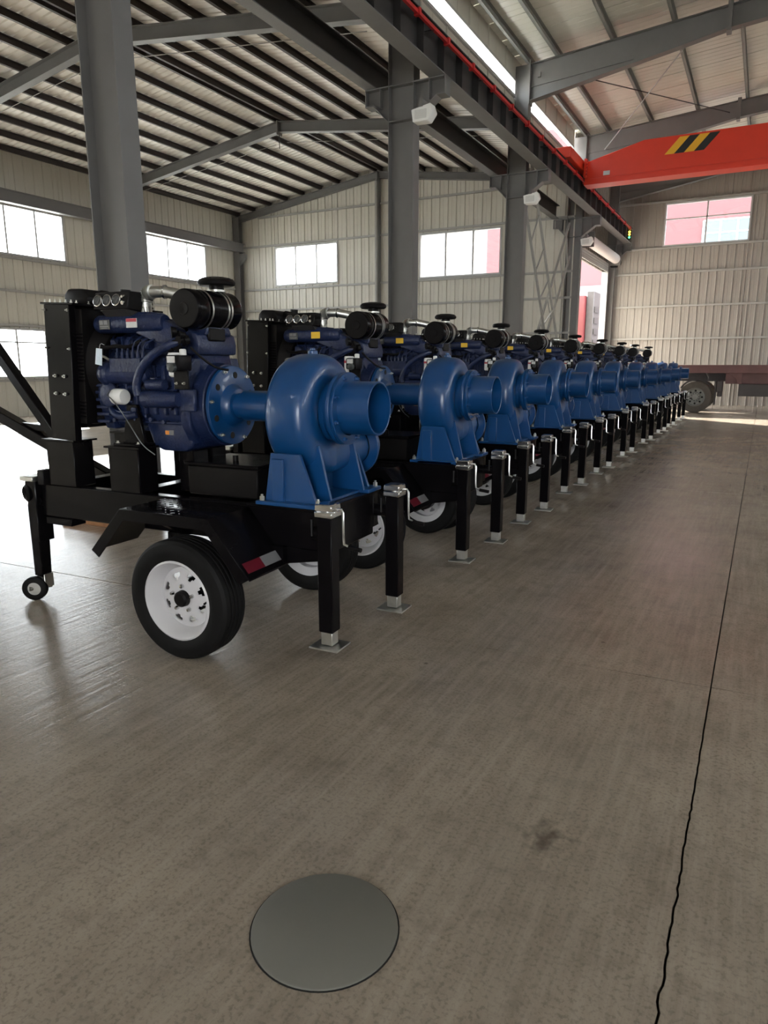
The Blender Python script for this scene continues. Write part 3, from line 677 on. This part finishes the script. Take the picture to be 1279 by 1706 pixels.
    for k in range(4): MB().prism([(-.13, 1.775), (.13, 1.775), (.10, 1.845), (-.10, 1.845)], 'x', -1.41 + .165 * k, -1.26 + .165 * k).build('valve_cover', 'engine_blue', e, .015, 2)
    MB().prism([(-.90, 1.66), (-.77, 1.66), (-.765, 1.72), (-.78, 1.78), (-.84, 1.80), (-.92, 1.78)], 'y', -.19, .17).build('rear_head_cover', 'engine_blue', e, .012, 2)
    im = MB().lathe([(0, .0), (.0, .045), (.02, .055), (.52, .055), (.54, .045)], (-1.50, -.245, 1.845), (1, 0, 0), 20)
    im.box(-1.42, -.98, -.22, -.12, 1.80, 1.87); im = im.build('intake_manifold', 'engine_blue', e)
    MB().box(-1.23, -1.09, -.255, -.13, 1.87, 1.905).build('inlet_boss', 'engine_blue', im, .006)
    MB().prism([(-1.13, 1.845), (-.99, 1.88), (-.86, 1.80), (-.84, 1.70), (-1.0, 1.72), (-1.2, 1.79)], 'y', -.27, -.17).build('manifold_elbow', 'engine_blue', e, .02, 2)
    MB().box(-1.215, -1.13, -.304, -.300, 1.818, 1.872).build('notice_label', 'label_pale', im); MB().box(-1.213, -1.132, -.3055, -.304, 1.852, 1.871).build('notice_heading', 'label_red', im)
    MB().box(-1.435, -1.35, -.304, -.300, 1.812, 1.868).build('maker_plate', 'dial', im)
    for k, (a, b_, z0, z1) in enumerate([(-1.43, -1.40, 1.84, 1.863), (-1.395, -1.365, 1.84, 1.863), (-1.43, -1.36, 1.826, 1.832), (-1.42, -1.365, 1.817, 1.821)]): MB().box(a, b_, -.306, -.304, z0, z1).build('plate_print', 'reflect_white', im)
    # exhaust side is hidden; gear case at the radiator end
    tc_ = MB().prism([(-.235, 1.20), (.235, 1.20), (.25, 1.45), (.2, 1.70), (-.2, 1.70), (-.27, 1.60), (-.285, 1.40)], 'x', -1.52, -1.44).build('gear_case', 'engine_blue', e, .012, 2)
    for k in range(9):
        z = 1.24 + .045 * k; MB().box(-1.535, -1.43, -.29, -.262, z, z + .02).build('case_rib', 'engine_blue', tc_, .004)
    MB().lathe([(0, .12), (.02, .12), (.03, .10), (.05, .10), (.06, .12), (.08, .12)], (-1.52, 0, 1.33), (-1, 0, 0), 24).build('crank_pulley', 'black_matt', e)
    # injection pump and pipes
    ip = MB().lathe([(0, .06), (.03, .075), (.06, .075), (.07, .058), (.36, .058), (.38, .04)], (-1.44, -.295, 1.545), (1, 0, 0), 16); ip.box(-1.33, -1.08, -.35, -.25, 1.54, 1.64)
    ip = ip.build('injection_pump', 'engine_blue', e, .004)
    for k in range(6):
        x = -1.31 + .042 * k
        MB().cyl((x, -.30, 1.64), (x, -.30, 1.675), .011, None, 8).build('delivery_valve', 'engine_blue', ip)
        MB().tube([(x, -.30, 1.67), (x + .01, -.30, 1.72), (x + .02 + .03 * (k - 3), -.26, 1.76), (x + .05 * (k - 2.5), -.18, 1.785)], .0055, 6, 1).build('fuel_pipe', 'engine_blue', ip)
    MB().lathe([(0, .06), (.012, .075), (.03, .075), (.04, .055)], (-1.39, -.29, 1.42), (0, -1, 0), 20).build('water_pump_cover', 'engine_blue', e)
    MB().tube([(-1.42, -.27, 1.36), (-1.38, -.30, 1.30), (-1.30, -.30, 1.28), (-1.2, -.28, 1.30)], .022, 10, 2).build('oil_pipe', 'engine_blue', e)
    for k in range(5): MB().cyl((-1.40 + .1 * k, -.262, 1.26 + .012 * (k % 2)), (-1.40 + .1 * k, -.28, 1.26 + .012 * (k % 2)), .014, None, 8).build('plug', 'engine_blue', e)
    for k in range(4): MB().box(-1.10 + .07 * k, -1.055 + .07 * k, -.29, -.24, 1.36, 1.44).build('boss', 'engine_blue', e, .006)
    MB().tube([(-1.47, -.29, 1.72), (-1.40, -.30, 1.70), (-1.30, -.305, 1.715), (-1.22, -.30, 1.70), (-1.14, -.27, 1.74)], .012, 8, 2).build('fuel_hose', 'black_matt', e)
    MB().tube([(-1.50, -.28, 1.62), (-1.47, -.31, 1.65), (-1.42, -.31, 1.655), (-1.38, -.30, 1.63)], .008, 8, 1).build('throttle_link', 'zinc', e)
    op_ = MB().prism([(-1.21, 1.255), (-.80, 1.255), (-.80, 1.21), (-.84, 1.10), (-.90, 1.075), (-1.08, 1.075), (-1.15, 1.10)], 'y', -.21, .21).build('oil_pan', 'engine_blue', e, .02, 2)
    MB().box(-1.44, -.80, -.235, .235, 1.245, 1.26).build('pan_flange', 'engine_blue', op_, .002); MB().prism([(-1.44, 1.25), (-1.2, 1.25), (-1.2, 1.19), (-1.40, 1.21)], 'y', -.2, .2).build('pan_front', 'engine_blue', op_, .01)
    MB().box(-1.045, -.98, -.2135, -.21, 1.175, 1.205).build('pan_label', 'reflect_white', op_); MB().box(-1.045, -1.015, -.215, -.2135, 1.178, 1.202).build('pan_label_mark', 'label_orange', op_)
    rr = random.Random(11)
    for k in range(26):
        x = rr.uniform(-1.46, -.90); z = rr.choice([1.28, 1.34, 1.40, 1.49, 1.52, 1.60, 1.63]) + rr.uniform(-.012, .012); L_ = rr.uniform(.01, .035); q = rr.uniform(.008, .02)
        MB().cyl((x, -.24, z), (x, -.262 - L_, z), q, q * .8, rr.choice([6, 8, 12])).build('fitting', 'engine_blue', e)
    for k in range(9):
        x = rr.uniform(-1.45, -1.0); z = rr.uniform(1.30, 1.66); pts = [(x, -.27, z)]
        for _ in range(3): pts.append((pts[-1][0] + rr.uniform(.02, .09), -.27 - rr.uniform(.0, .05), pts[-1][2] + rr.uniform(-.07, .07)))
        MB().tube(pts, rr.uniform(.005, .011), 7, 2).build('pipe_run', rr.choice(['engine_blue', 'engine_blue', 'black_matt']), e)
    for k in range(9):
        x = -1.40 + .068 * k; put('bolt', hexbolt('bolt', .010, .010, 'engine_blue'), e, (x, -.19, 1.66 + .03 * (k % 2)), RYN); put('bolt', hexbolt('bolt', .007, .006, 'engine_blue'), e, (x, -.236, 1.262), RYN)
    for k in range(5): MB().box(-1.42 + .125 * k, -1.36 + .125 * k, -.25, -.18, 1.69, 1.76).build('head_boss', 'engine_blue', e, .01)
    bh = MB().prism([(-.20, 1.13), (.20, 1.13), (.27, 1.25), (.27, 1.50), (.22, 1.64), (-.22, 1.64), (-.27, 1.50), (-.27, 1.25)], 'x', -.87, -.80)
    bh.lathe([(0, .262), (.06, .258), (.085, .25), (.12, .25)], (-.83, 0, 1.355), (1, 0, 0), 40)
    bh = bh.build('flywheel_housing', 'engine_blue', T, .006)
    MB().prism([(-.88, 1.63), (-.72, 1.50), (-.79, 1.60), (-.81, 1.69), (-.86, 1.70)], 'y', -.15, .15).build('housing_shoulder', 'engine_blue', bh, .015, 2)
    cf = MB().lathe([(0, .24), (.022, .24), (.022, .13), (.055, .11), (.07, .10)], (-.70, 0, 1.355), (1, 0, 0), 48).build('coupling_flange', 'pump_blue', T, .002)
    hl = MB().lathe([(0, .020), (.0025, .020), (.003, .0)], (0, 0, 0), (1, 0, 0), 16).mesh('bolt_hole', 'joint_dark'); bl = hexbolt('bolt', .012, .012)
    for k in range(6):
        a = R(60 * k + 22); put('bolt_hole', hl, cf, (-.678, .185 * math.cos(a), 1.355 + .185 * math.sin(a)))
        a = R(60 * k + 52); put('bolt', bl, cf, (-.678, .218 * math.cos(a), 1.355 + .218 * math.sin(a)), RX)
    MB().lathe([(0, .075), (.10, .075), (.10, .092), (.35, .092), (.42, .11), (.46, .15)], (-.68, 0, 1.355), (1, 0, 0), 32).build('bearing_housing', 'pump_blue', T)
    # starter, filters, switch box
    stt = MB().lathe([(0, .035), (.01, .052), (.20, .052), (.22, .045), (.27, .04)], (-1.10, -.315, 1.40), (1, 0, 0), 20).cyl((-1.05, -.33, 1.485), (-.92, -.33, 1.485), .03, None, 14).build('starter_motor', 'engine_blue', T)
    of = MB().lathe([(0, .028), (.008, .046), (.012, .048), (.085, .048), (.095, .042)], (-1.325, -.335, 1.41), (1, -.05, 0), 24).build('oil_filter', 'white_paint', T)
    MB().tube([(-1.30, -.385, 1.45), (-1.33, -.39, 1.42), (-1.29, -.392, 1.40), (-1.25, -.39, 1.36), (-1.22, -.37, 1.30), (-1.17, -.36, 1.22), (-1.12, -.34, 1.12), (-1.06, -.30, 1.06)], .0035, 6, 2).build('wire', 'dial', T)
    MB().tube([(-.80, -.30, 1.735), (-.88, -.335, 1.71), (-1.0, -.35, 1.65), (-1.09, -.35, 1.56), (-1.13, -.345, 1.47), (-1.12, -.34, 1.42)], .026, 12, 2).build('breather_hose', 'engine_blue', T)
    ff = MB().lathe([(0, .03), (.01, .042), (.13, .042), (.14, .036)], (-.855, -.30, 1.53), (0, 0, 1), 20).build('fuel_filter', 'white_paint', T); MB().lathe([(0, .0435), (.02, .0435)], (-.855, -.30, 1.615), (0, 0, 1), 20).build('filter_band', 'label_red', ff)
    sb = MB().box(-.83, -.73, -.41, -.30, 1.565, 1.655).build('switch_box', 'black_matt', T, .012, 2); MB().box(-.815, -.76, -.414, -.410, 1.612, 1.648).build('box_label', 'label_pale', sb)
    MB().lathe([(0, .028), (.025, .026), (.03, .0)], (-.775, -.41, 1.585), (0, -1, 0), 16).build('terminal', 'dial', sb); MB().lathe([(0, .02), (.03, .02), (.035, .012)], (-.76, -.34, 1.655), (0, 0, 1), 14).build('cap', 'white_paint', sb)
    bp_ = MB().box(-.835, -.73, -.345, -.33, 1.46, 1.57).build('box_bracket', 'black_matt', T, .003)
    for x in (-.81, -.755): put('bolt', hexbolt('bolt', .009, .008), bp_, (x, -.345, 1.495), RYN)
    MB().box(-.84, -.73, -.30, -.27, 1.33, 1.46).build('inspection_cover', 'engine_blue', T, .006)
    MB().tube([(-.73, -.31, 1.70), (-.68, -.28, 1.64), (-.62, -.22, 1.58), (-.60, -.14, 1.57)], .007, 8, 2).build('cable', 'black_matt', T)
    # hanging paper tag
    tg = MB().add([(-1.415, -.362, 1.70), (-1.355, -.372, 1.695), (-1.362, -.377, 1.595), (-1.428, -.367, 1.605), (-1.415, -.360, 1.70), (-1.355, -.370, 1.695), (-1.362, -.375, 1.595), (-1.428, -.365, 1.605)], [(0, 1, 2, 3), (7, 6, 5, 4), (0, 4, 5, 1), (1, 5, 6, 2), (2, 6, 7, 3), (3, 7, 4, 0)]).build('paper_tag', 'tag_card', T)
    MB().tube([(-1.385, -.366, 1.69), (-1.39, -.35, 1.73), (-1.40, -.31, 1.72)], .002, 5, 1).build('tag_string', 'label_pale', tg)
    # ---- gauge panel
    gp = MB().prism([(-.17, 2.03), (-.30, 2.03), (-.325, 1.925), (-.21, 1.915)], 'x', -1.455, -1.175).build('gauge_panel', 'black_matt', T, .006)
    MB().prism([(-.325, 1.925), (-.16, 1.925), (-.16, 1.875), (-.27, 1.878)], 'x', -1.40, -1.19).build('panel_foot', 'beam_dark', gp, .004)
    for k in range(3):
        x = -1.415 + .075 * k; ax = (0, -.973, .232 * -1); o_ = (x, -.313, 1.978)
        MB().lathe([(0, .036), (.010, .036), (.012, .031), (.004, .030)], o_, (0, -.973, .231), 24).build('bezel', 'chrome', gp)
        MB().lathe([(0, .030), (.006, .030)], o_, (0, -.973, .231), 20).build('dial', 'dial', gp)
        MB().bar((x - .006, -.322, 1.965), (x + .012, -.3165, 1.992), .003, .002).build('needle', 'reflect_white', gp)
    for k, z in ((0, 1.965), (1, 2.0)): MB().cyl((-1.205, -.308, z), (-1.205, -.335, z - .005), .012 if k == 0 else .008, None, 10).build('switch', 'chrome', gp)
    MB().box(-1.36, -1.34, -.26, -.2, 1.80, 1.93).build('panel_post', 'black_matt', gp)
    # ---- air cleaner and its pipe
    ac = MB().lathe([(0, .106), (.012, .113), (.10, .113), (.11, .106), (.12, .106), (.13, .113), (.40, .113), (.43, .095), (.47, .05), (.50, .045), (.51, .03)], (-.81, -.255, 1.92), (0, 1, .02), 40).build('air_cleaner', 'black_paint', T)
    MB().lathe([(0, .0), (-.004, .03), (-.004, .034), (-.001, .036), (-.001, .104), (.002, .107)], (-.81, -.256, 1.92), (0, 1, .02), 40).build('end_cap', 'black_matt', ac)
    for t in (.12, .27, .30): MB().lathe([(0, .1145), (0, .117), (.013, .117), (.013, .1145)], (-.81, -.255 + t, 1.92 + .02 * t), (0, 1, .02), 40, True).build('strap_band', 'zinc', ac)
    rc = MB().cyl((-.80, .04, 2.02), (-.80, .04, 2.09), .045, None, 20).build('cap_stem', 'black_matt', ac)
    MB().lathe([(-.010, .05), (-.012, .098), (-.005, .110), (.008, .114), (.022, .108), (.034, .085), (.040, .05), (.036, .04)], (-.80, .04, 2.082), (0, 0, 1), 36).build('rain_cap', 'black_matt', ac)
    for k in range(10):
        a = R(36 * k); MB().bar((-.80 + .05 * math.cos(a), .04 + .05 * math.sin(a), 2.117), (-.80 + .10 * math.cos(a), .04 + .10 * math.sin(a), 2.108), .008, .008).build('cap_rib', 'black_matt', ac)
    MB().lathe([(0, .05), (0, .055), (.012, .055), (.012, .05)], (-.80, .04, 2.035), (0, 0, 1), 20, True).build('hose_clamp', 'zinc', ac)
    abk = MB().prism([(-.90, 1.74), (-.76, 1.74), (-.76, 1.82), (-.88, 1.82)], 'y', -.10, .06).build('cleaner_bracket', 'black_matt', T, .008)
    pm = MB()
    for k in range(9): pm.lathe([(0, .018 + .008 * (k % 3)), (.03, .022 + .006 * ((k + 1) % 3))], (-.84 + .03 * (k % 4) - .02, -.30 + .03 * (k // 4), 1.70 + .022 * (k % 5)), (random.uniform(-1, 1), -1, random.uniform(-.5, .5)), 10)
    pm.build('restriction_valve', 'black_matt', T)
    ar = [(-1.125 - .055 * math.cos(R(a)), -.165, 1.978 + .055 * math.sin(R(a))) for a in range(0, 91, 10)]
    pipe = MB().tube([(-1.18, -.165, 1.90)] + ar + [(-1.05, -.135, 2.033), (-.90, -.07, 2.0)], .034, 16).build('inlet_duct', 'zinc', T)
    rg = MB()
    for k, c_ in enumerate(ar):
        a = R(10 * k); rg.lathe([(-.0045, .034), (-.001, .045), (.001, .045), (.0045, .034)], c_, (math.sin(a), 0, math.cos(a)), 20)
    rg.lathe([(0, .034), (0, .039), (.012, .039), (.012, .034)], (-1.18, -.165, 1.945), (0, 0, 1), 20, True)
    rg.build('bellows', 'zinc', pipe)
    MB().box(-1.25, -1.10, -.235, -.11, 1.898, 1.912).build('duct_flange', 'engine_blue', pipe, .003)
    for dx in (-1.235, -1.20, -1.155, -1.115): put('bolt', hexbolt('bolt', .009, .012), pipe, (dx, -.222, 1.912))
    MB().lathe([(0, .037), (0, .041), (.012, .041), (.012, .037)], (-1.06, -.132, 2.033), (1, .25, -.05), 20, True).build('hose_clamp', 'chrome', pipe)
    # ---- centrifugal pump
    PZ, PXc = 1.335, -.10
    n, mseg = 54, 20; vs = []; fs = []
    def sect(th):     # th from 0 (tongue) to 2pi (throat): outer radius grows
        t = th / (2 * math.pi); return .285 + .085 * t
    for i in range(n + 1):
        th = 2 * math.pi * i / n; Ro = sect(th); ri = .135; rc_, hr = (Ro + ri) / 2, (Ro - ri) / 2; hw = .118 + .03 * (th / (2 * math.pi))
        ph = R(-90) + th          # start at the bottom, run by the far side, over the top, down the camera side
        for k in range(mseg):
            a = 2 * math.pi * k / mseg; ca, sa = math.cos(a), math.sin(a)
            e_ = .62; cx_ = math.copysign(abs(ca) ** e_, ca); sx_ = math.copysign(abs(sa) ** e_, sa)
            rr_ = rc_ + hr * cx_; vs.append((PXc + hw * sx_, rr_ * math.cos(ph), PZ + rr_ * math.sin(ph)))
    for i in range(n):
        for k in range(mseg): fs.append((i * mseg + k, i * mseg + (k + 1) % mseg, (i + 1) * mseg + (k + 1) % mseg, (i + 1) * mseg + k))
    fs += [tuple(range(mseg - 1, -1, -1)), tuple(range(n * mseg, (n + 1) * mseg))]
    pc = MB().add(vs, fs)
    # discharge branch towards the far side
    last = [Vector(v) for v in vs[-mseg:]]; rings = [last]
    cz = PZ - (sect(2 * math.pi) + .135) / 2
    for q, t in ((.12, .35), (.26, .8), (.36, 1.0), (.46, 1.0)):
        row = []
        for v in last:
            d_ = Vector((v.x - PXc, 0, v.z - cz)); L_ = d_.length; a = math.atan2(d_.z, d_.x)
            tgt = Vector((.125 * math.cos(a), 0, .125 * math.sin(a))); dd = d_.lerp(tgt, t); row.append(Vector((PXc + dd.x, q, cz + dd.z)))
        rings.append(row)
    vv = [p for r_ in rings for p in r_]; ff_ = [(i * mseg + k, i * mseg + (k + 1) % mseg, (i + 1) * mseg + (k + 1) % mseg, (i + 1) * mseg + k) for i in range(len(rings) - 1) for k in range(mseg)]
    pc.add(vv, ff_ + [tuple(range((len(rings) - 1) * mseg, len(rings) * mseg))])
    pc.lathe([(-.13, .12), (-.13, .19), (-.06, .21), (.05, .21), (.09, .19), (.11, .165), (.155, .165)], (PXc, 0, PZ), (1, 0, 0), 40)
    pc = pc.build('pump_casing', 'pump_blue', T, ang=50)
    MB().lathe([(0, .19), (.025, .19), (.025, .13), (0, .13)], (PXc, .46, cz), (0, 1, 0), 36, True).build('discharge_flange', 'pump_blue', pc, .002)
    MB().lathe([(0, .13), (.10, .13), (.10, .14), (.11, .14), (.11, .12), (0, .12)], (PXc, .485, cz), (0, 1, 0), 36, True).build('discharge_pipe', 'pump_blue', pc)
    inf = MB().lathe([(0, .205), (.022, .205), (.024, .20), (.026, .205), (.048, .205), (.048, .15), (0, .15)], (PXc + .19, 0, PZ + .02), (1, 0, 0), 44, True).build('inlet_flange', 'pump_blue', pc, .002)
    MB().lathe([(0, .165), (.05, .17)], (PXc + .145, 0, PZ + .02), (1, 0, 0), 32).build('inlet_neck', 'pump_blue', pc)
    bl = hexbolt('bolt', .012, .012, 'pump_blue')
    for k in range(8): a = R(45 * k + 22); put('bolt', bl, inf, (PXc + .238, .182 * math.cos(a), PZ + .02 + .182 * math.sin(a)), RX)
    MB().lathe([(0, .15), (.325, .15), (.328, .146), (.325, .139), (0, .139)], (0, 0, PZ + .025), (1, 0, 0), 48, True).build('inlet_pipe', 'pump_blue', pc)
    MB().lathe([(0, .03), (.025, .028), (.03, .016), (.042, .015)], (PXc, 0, PZ + .318), (0, 0, 1), 16).build('vent_boss', 'pump_blue', pc)
    # pedestal
    bpz = .832
    base = MB().box(-.27, .155, -.375, -.21, bpz, bpz + .022).box(-.27, .155, .20, .375, bpz, bpz + .022).box(-.2, .09, -.375, .375, bpz, bpz + .018).build('base_plate', 'pump_blue', T, .003)
    web = MB().prism([(-.33, .85), (.33, .85), (.25, 1.20), (-.25, 1.20)], 'x', -.115, -.090).build('pedestal_web', 'pump_blue', T, .002)
    for yy_ in (-.315, -.20, .20, .315):
        top = 1.16 if abs(yy_) < .25 else 1.12
        MB().prism([(-.245, .85), (.125, .85), (.05, top), (-.17, top)] if abs(yy_) < .25 else [(-.235, .85), (.10, .85), (.0, top), (-.19, top)], 'y', yy_ - .011, yy_ + .011).build('gusset', 'pump_blue', web, .002)
    MB().box(-.175, -.10, -.345, -.325, .852, 1.09).build('pedestal_rib', 'pump_blue', web, .003)
    bl = hexbolt('bolt', .015, .022)
    for x in (-.24, .125):
        for y in (-.35, .35): put('bolt', bl, base, (x, y, bpz + .022))
    return T

proto = make_trailer()
YT = [3.45, 5.43, 7.0, 8.85, 10.65, 12.8, 15.2, 17.5, 19.4, 21.9]
XT = [-2.2, -2.2, -2.2, -2.22, -2.2, -2.2, -2.2, -2.2, -2.2, -2.2]
TL = ['blue pump trailer beside the round manhole cover, with lifted black drawbar', 'second pump trailer counted from the manhole cover', 'third pump trailer counted from the manhole cover', 'fourth pump trailer counted from the manhole cover',
      'fifth pump trailer in the row, halfway between manhole cover and flatbed', 'sixth pump trailer counted from the manhole cover', 'fourth pump trailer counted from the maroon flatbed', 'third pump trailer counted from the maroon flatbed',
      'second pump trailer counted from the maroon flatbed', 'last pump trailer of the row, beside the flatbed wheel']
units = [proto] + [copy_tree(proto) for _ in range(9)]
yaws = [2.5, 2.5, 2.5, 2.0, 2.2, 2.0, 1.5, 1.8, 1.5, 1.5]
mesh_y = {}
def swap(o, a, b):
    for ch in o.children:
        if ch.data and ch.data.materials and ch.data.materials[0] and ch.data.materials[0].name == a and ch.name.startswith(('notice_label', 'notice_heading')):
            if ch.data.name not in mesh_y:
                d_ = ch.data.copy(); d_.materials[0] = MATS[b]; mesh_y[ch.data.name] = d_
            ch.data = mesh_y[ch.data.name]
        swap(ch, a, b)
for i, u in enumerate(units):
    u.location = (XT[i], YT[i], 0); u.rotation_euler = (0, 0, R(yaws[i])); tag(u, TL[i], 'pump trailer', 'blue pump trailers in the row')
    if i: swap(u, 'label_pale', 'label_yellow'); swap(u, 'label_red', 'label_yellow')
for i in (1, 3, 4, 6, 8):          # the hanging paper tag shows on some units only
    for ch in list(units[i].children):
        if ch.name.startswith('paper_tag'):
            for g in list(ch.children): bpy.data.objects.remove(g)
            bpy.data.objects.remove(ch)
# lifted drawbar of the first unit
db = MB().bar((-2.14, .33, .755), (-4.2, .33, 1.53), .09, .09).build('drawbar', 'black_paint', proto, .006)
MB().bar((-2.62, .33, .985), (-3.75, .33, 2.27), .08, .08).build('drawbar_strut', 'black_paint', db, .006)
MB().bar((-2.70, .33, 1.10), (-3.05, .33, 1.12), .05, .05).build('drawbar_tie', 'black_paint', db, .004)

# ================================================================== OTHER THINGS
wb_ = MB().box(-6.35, -5.55, 4.72, 4.92, 0, .11).build('wood_block', 'wood', bevel=.006); tag(wb_, 'brown timber block lying on the floor behind the tongue jack', 'timber')
# flatbed semi trailer in front of the end wall
tk = empty('flatbed_trailer', (-2.0, 26.3, 0)); tag(tk, 'maroon flatbed semi trailer parked before the end wall', 'trailer')
bd = MB().box(-3.2, 9, -.05, 2.45, 1.50, 1.60).build('load_bed', 'truck_maroon', tk, .01)
sr = MB().box(-3.2, 9, -.09, -.03, 1.33, 1.60).build('side_rail', 'truck_maroon', tk, .008)
MB().box(.9, 9, .1, 2.3, .98, 1.5).prism([(-.2, 1.5), (1.4, 1.5), (1.4, .98), (1.28, .98), (1.22, 1.14), (1.08, 1.26), (.8, 1.34), (-.2, 1.36)], 'y', -.02, .1).build('deep_frame', 'truck_maroon', tk, .006)
MB().box(1.32, 3.2, -.04, .25, .58, .98).build('tool_box', 'truck_chassis', tk, .01)
MB().box(3.2, 3.9, -.04, .3, .5, .95).build('tool_box', 'truck_chassis', tk, .01)
MB().box(-3.2, 1.0, .55, .75, 1.05, 1.5).box(-3.2, 1.0, 1.65, 1.85, 1.05, 1.5).build('chassis_rail', 'truck_chassis', tk)
MB().box(-.55, -.05, -.055, -.03, 1.38, 1.45).build('side_light', 'label_pale', sr); MB().box(2.2, 2.3, -.055, -.045, 1.12, 1.5).build('marker_board', 'truck_red', tk)
def big_wheel(par, loc, rz):
    w = MB().lathe([(-.15, .30), (-.165, .40), (-.15, .50), (-.12, .525), (.12, .525), (.15, .50), (.165, .40), (.15, .30)], (0, 0, 0), (0, 1, 0), 48, True).build('wheel', 'tire_dusty', par, loc=loc, rot=(0, 0, rz))
    MB().lathe([(-.15, .31), (-.16, .295), (-.13, .28), (-.06, .26), (-.05, .17), (-.10, .15), (-.10, .10), (-.16, .09), (-.16, 0), (.03, 0), (.03, .31)], (0, 0, 0), (0, 1, 0), 36, True).build('rim', 'purlin_grey', w)
    h = MB().cyl((0, -.053, 0), (0, -.062, 0), .033, None, 12).mesh('hand_hole', 'black_matt')
    for k in range(8): a = R(45 * k); put('hand_hole', h, w, (.215 * math.cos(a), 0, .215 * math.sin(a)))
    nt_ = MB().cyl((0, -.10, 0), (0, -.13, 0), .018, None, 6).mesh('wheel_nut', 'truck_chassis')
    for k in range(10): a = R(36 * k + 10); put('wheel_nut', nt_, w, (.125 * math.cos(a), 0, .125 * math.sin(a)))
big_wheel(tk, (.02, .10, .525), 0); big_wheel(tk, (.02, 2.3, .525), R(180)); big_wheel(tk, (-1.3, .10, .525), 0); big_wheel(tk, (-1.3, 2.3, .525), R(180))
MB().tube([(.56 * math.cos(R(a)) + .02, .10, .53 + .58 * math.sin(R(a))) for a in range(30, 151, 15)], .03, 6).build('mudguard', 'truck_chassis', tk)
mf = MB().box(.60, .64, -.03, .33, .28, 1.06).build('mud_flap', 'truck_chassis', tk); MB().box(.64, .84, 0, .28, .70, 1.08).cyl((.76, .1, .55), (.76, .1, .75), .08).build('air_tank', 'truck_chassis', tk, .02)
MB().tube([(.3, .0, 1.36), (.4, -.02, 1.2), (.38, 0, 1.1)], .03, 6).build('hose', 'truck_chassis', tk)
# red lorry outside the roller door
lr = empty('red_lorry', (-9.6, 34.0, 0)); tag(lr, 'red lorry standing outside the roller door', 'lorry')
MB().box(0, 2.0, 0, 6, 1.1, 4.75).build('lorry_body', 'truck_red', lr, .05, 2)
MB().box(2.0, 2.35, .3, 5.5, 1.3, 4.95).build('rear_frame', 'truck_chassis', lr, .03)
for k in range(5): MB().box(.9 + .16 * k, 1.02 + .16 * k, -.02, .0, 4.5, 4.6).build('roof_mark', 'reflect_white', lr)
for k in range(6): MB().box(2.36, 2.40, .4, 1.3, 1.5 + .5 * k, 1.75 + .5 * k).build('slat', 'beam_dark', lr)
for yy_ in (1.0, 4.6): big_wheel(lr, (.2, yy_, .525), 0)
MB().box(.1, 1.9, .3, 5.7, .7, 1.1).build('lorry_chassis', 'truck_chassis', lr)
# building across the yard
bu = empty('yard_building', (0, 47, 0)); tag(bu, 'pink factory building across the yard seen through windows', 'building')
MB().box(-17.2, 20, 0, 10, -.26, 16).build('facade', 'facade_pink', bu)
MB().box(-26, -17.2, .3, 10, -.26, 13).build('pale_wing', 'facade_pale', bu)
for x0 in (-3.9, 2.6, 9.0):
    for z0 in (3.0, 7.7):
        wn = MB().box(x0, x0 + 3.6, -.06, .02, z0, z0 + 2.1).build('facade_window', 'facade_glass', bu)
        for k in range(5): MB().box(x0 + .9 * k - .05, x0 + .9 * k + .05, -.1, .0, z0, z0 + 2.1).build('window_bar', 'window_white', wn)
        for k in range(4): MB().box(x0, x0 + 3.6, -.09, .0, z0 + .7 * k - .04, z0 + .7 * k + .04).build('window_bar', 'window_white', wn)
MB().box(-17.2, 20, -.08, .02, 5.9, 6.5).build('pale_band', 'facade_pale', bu)
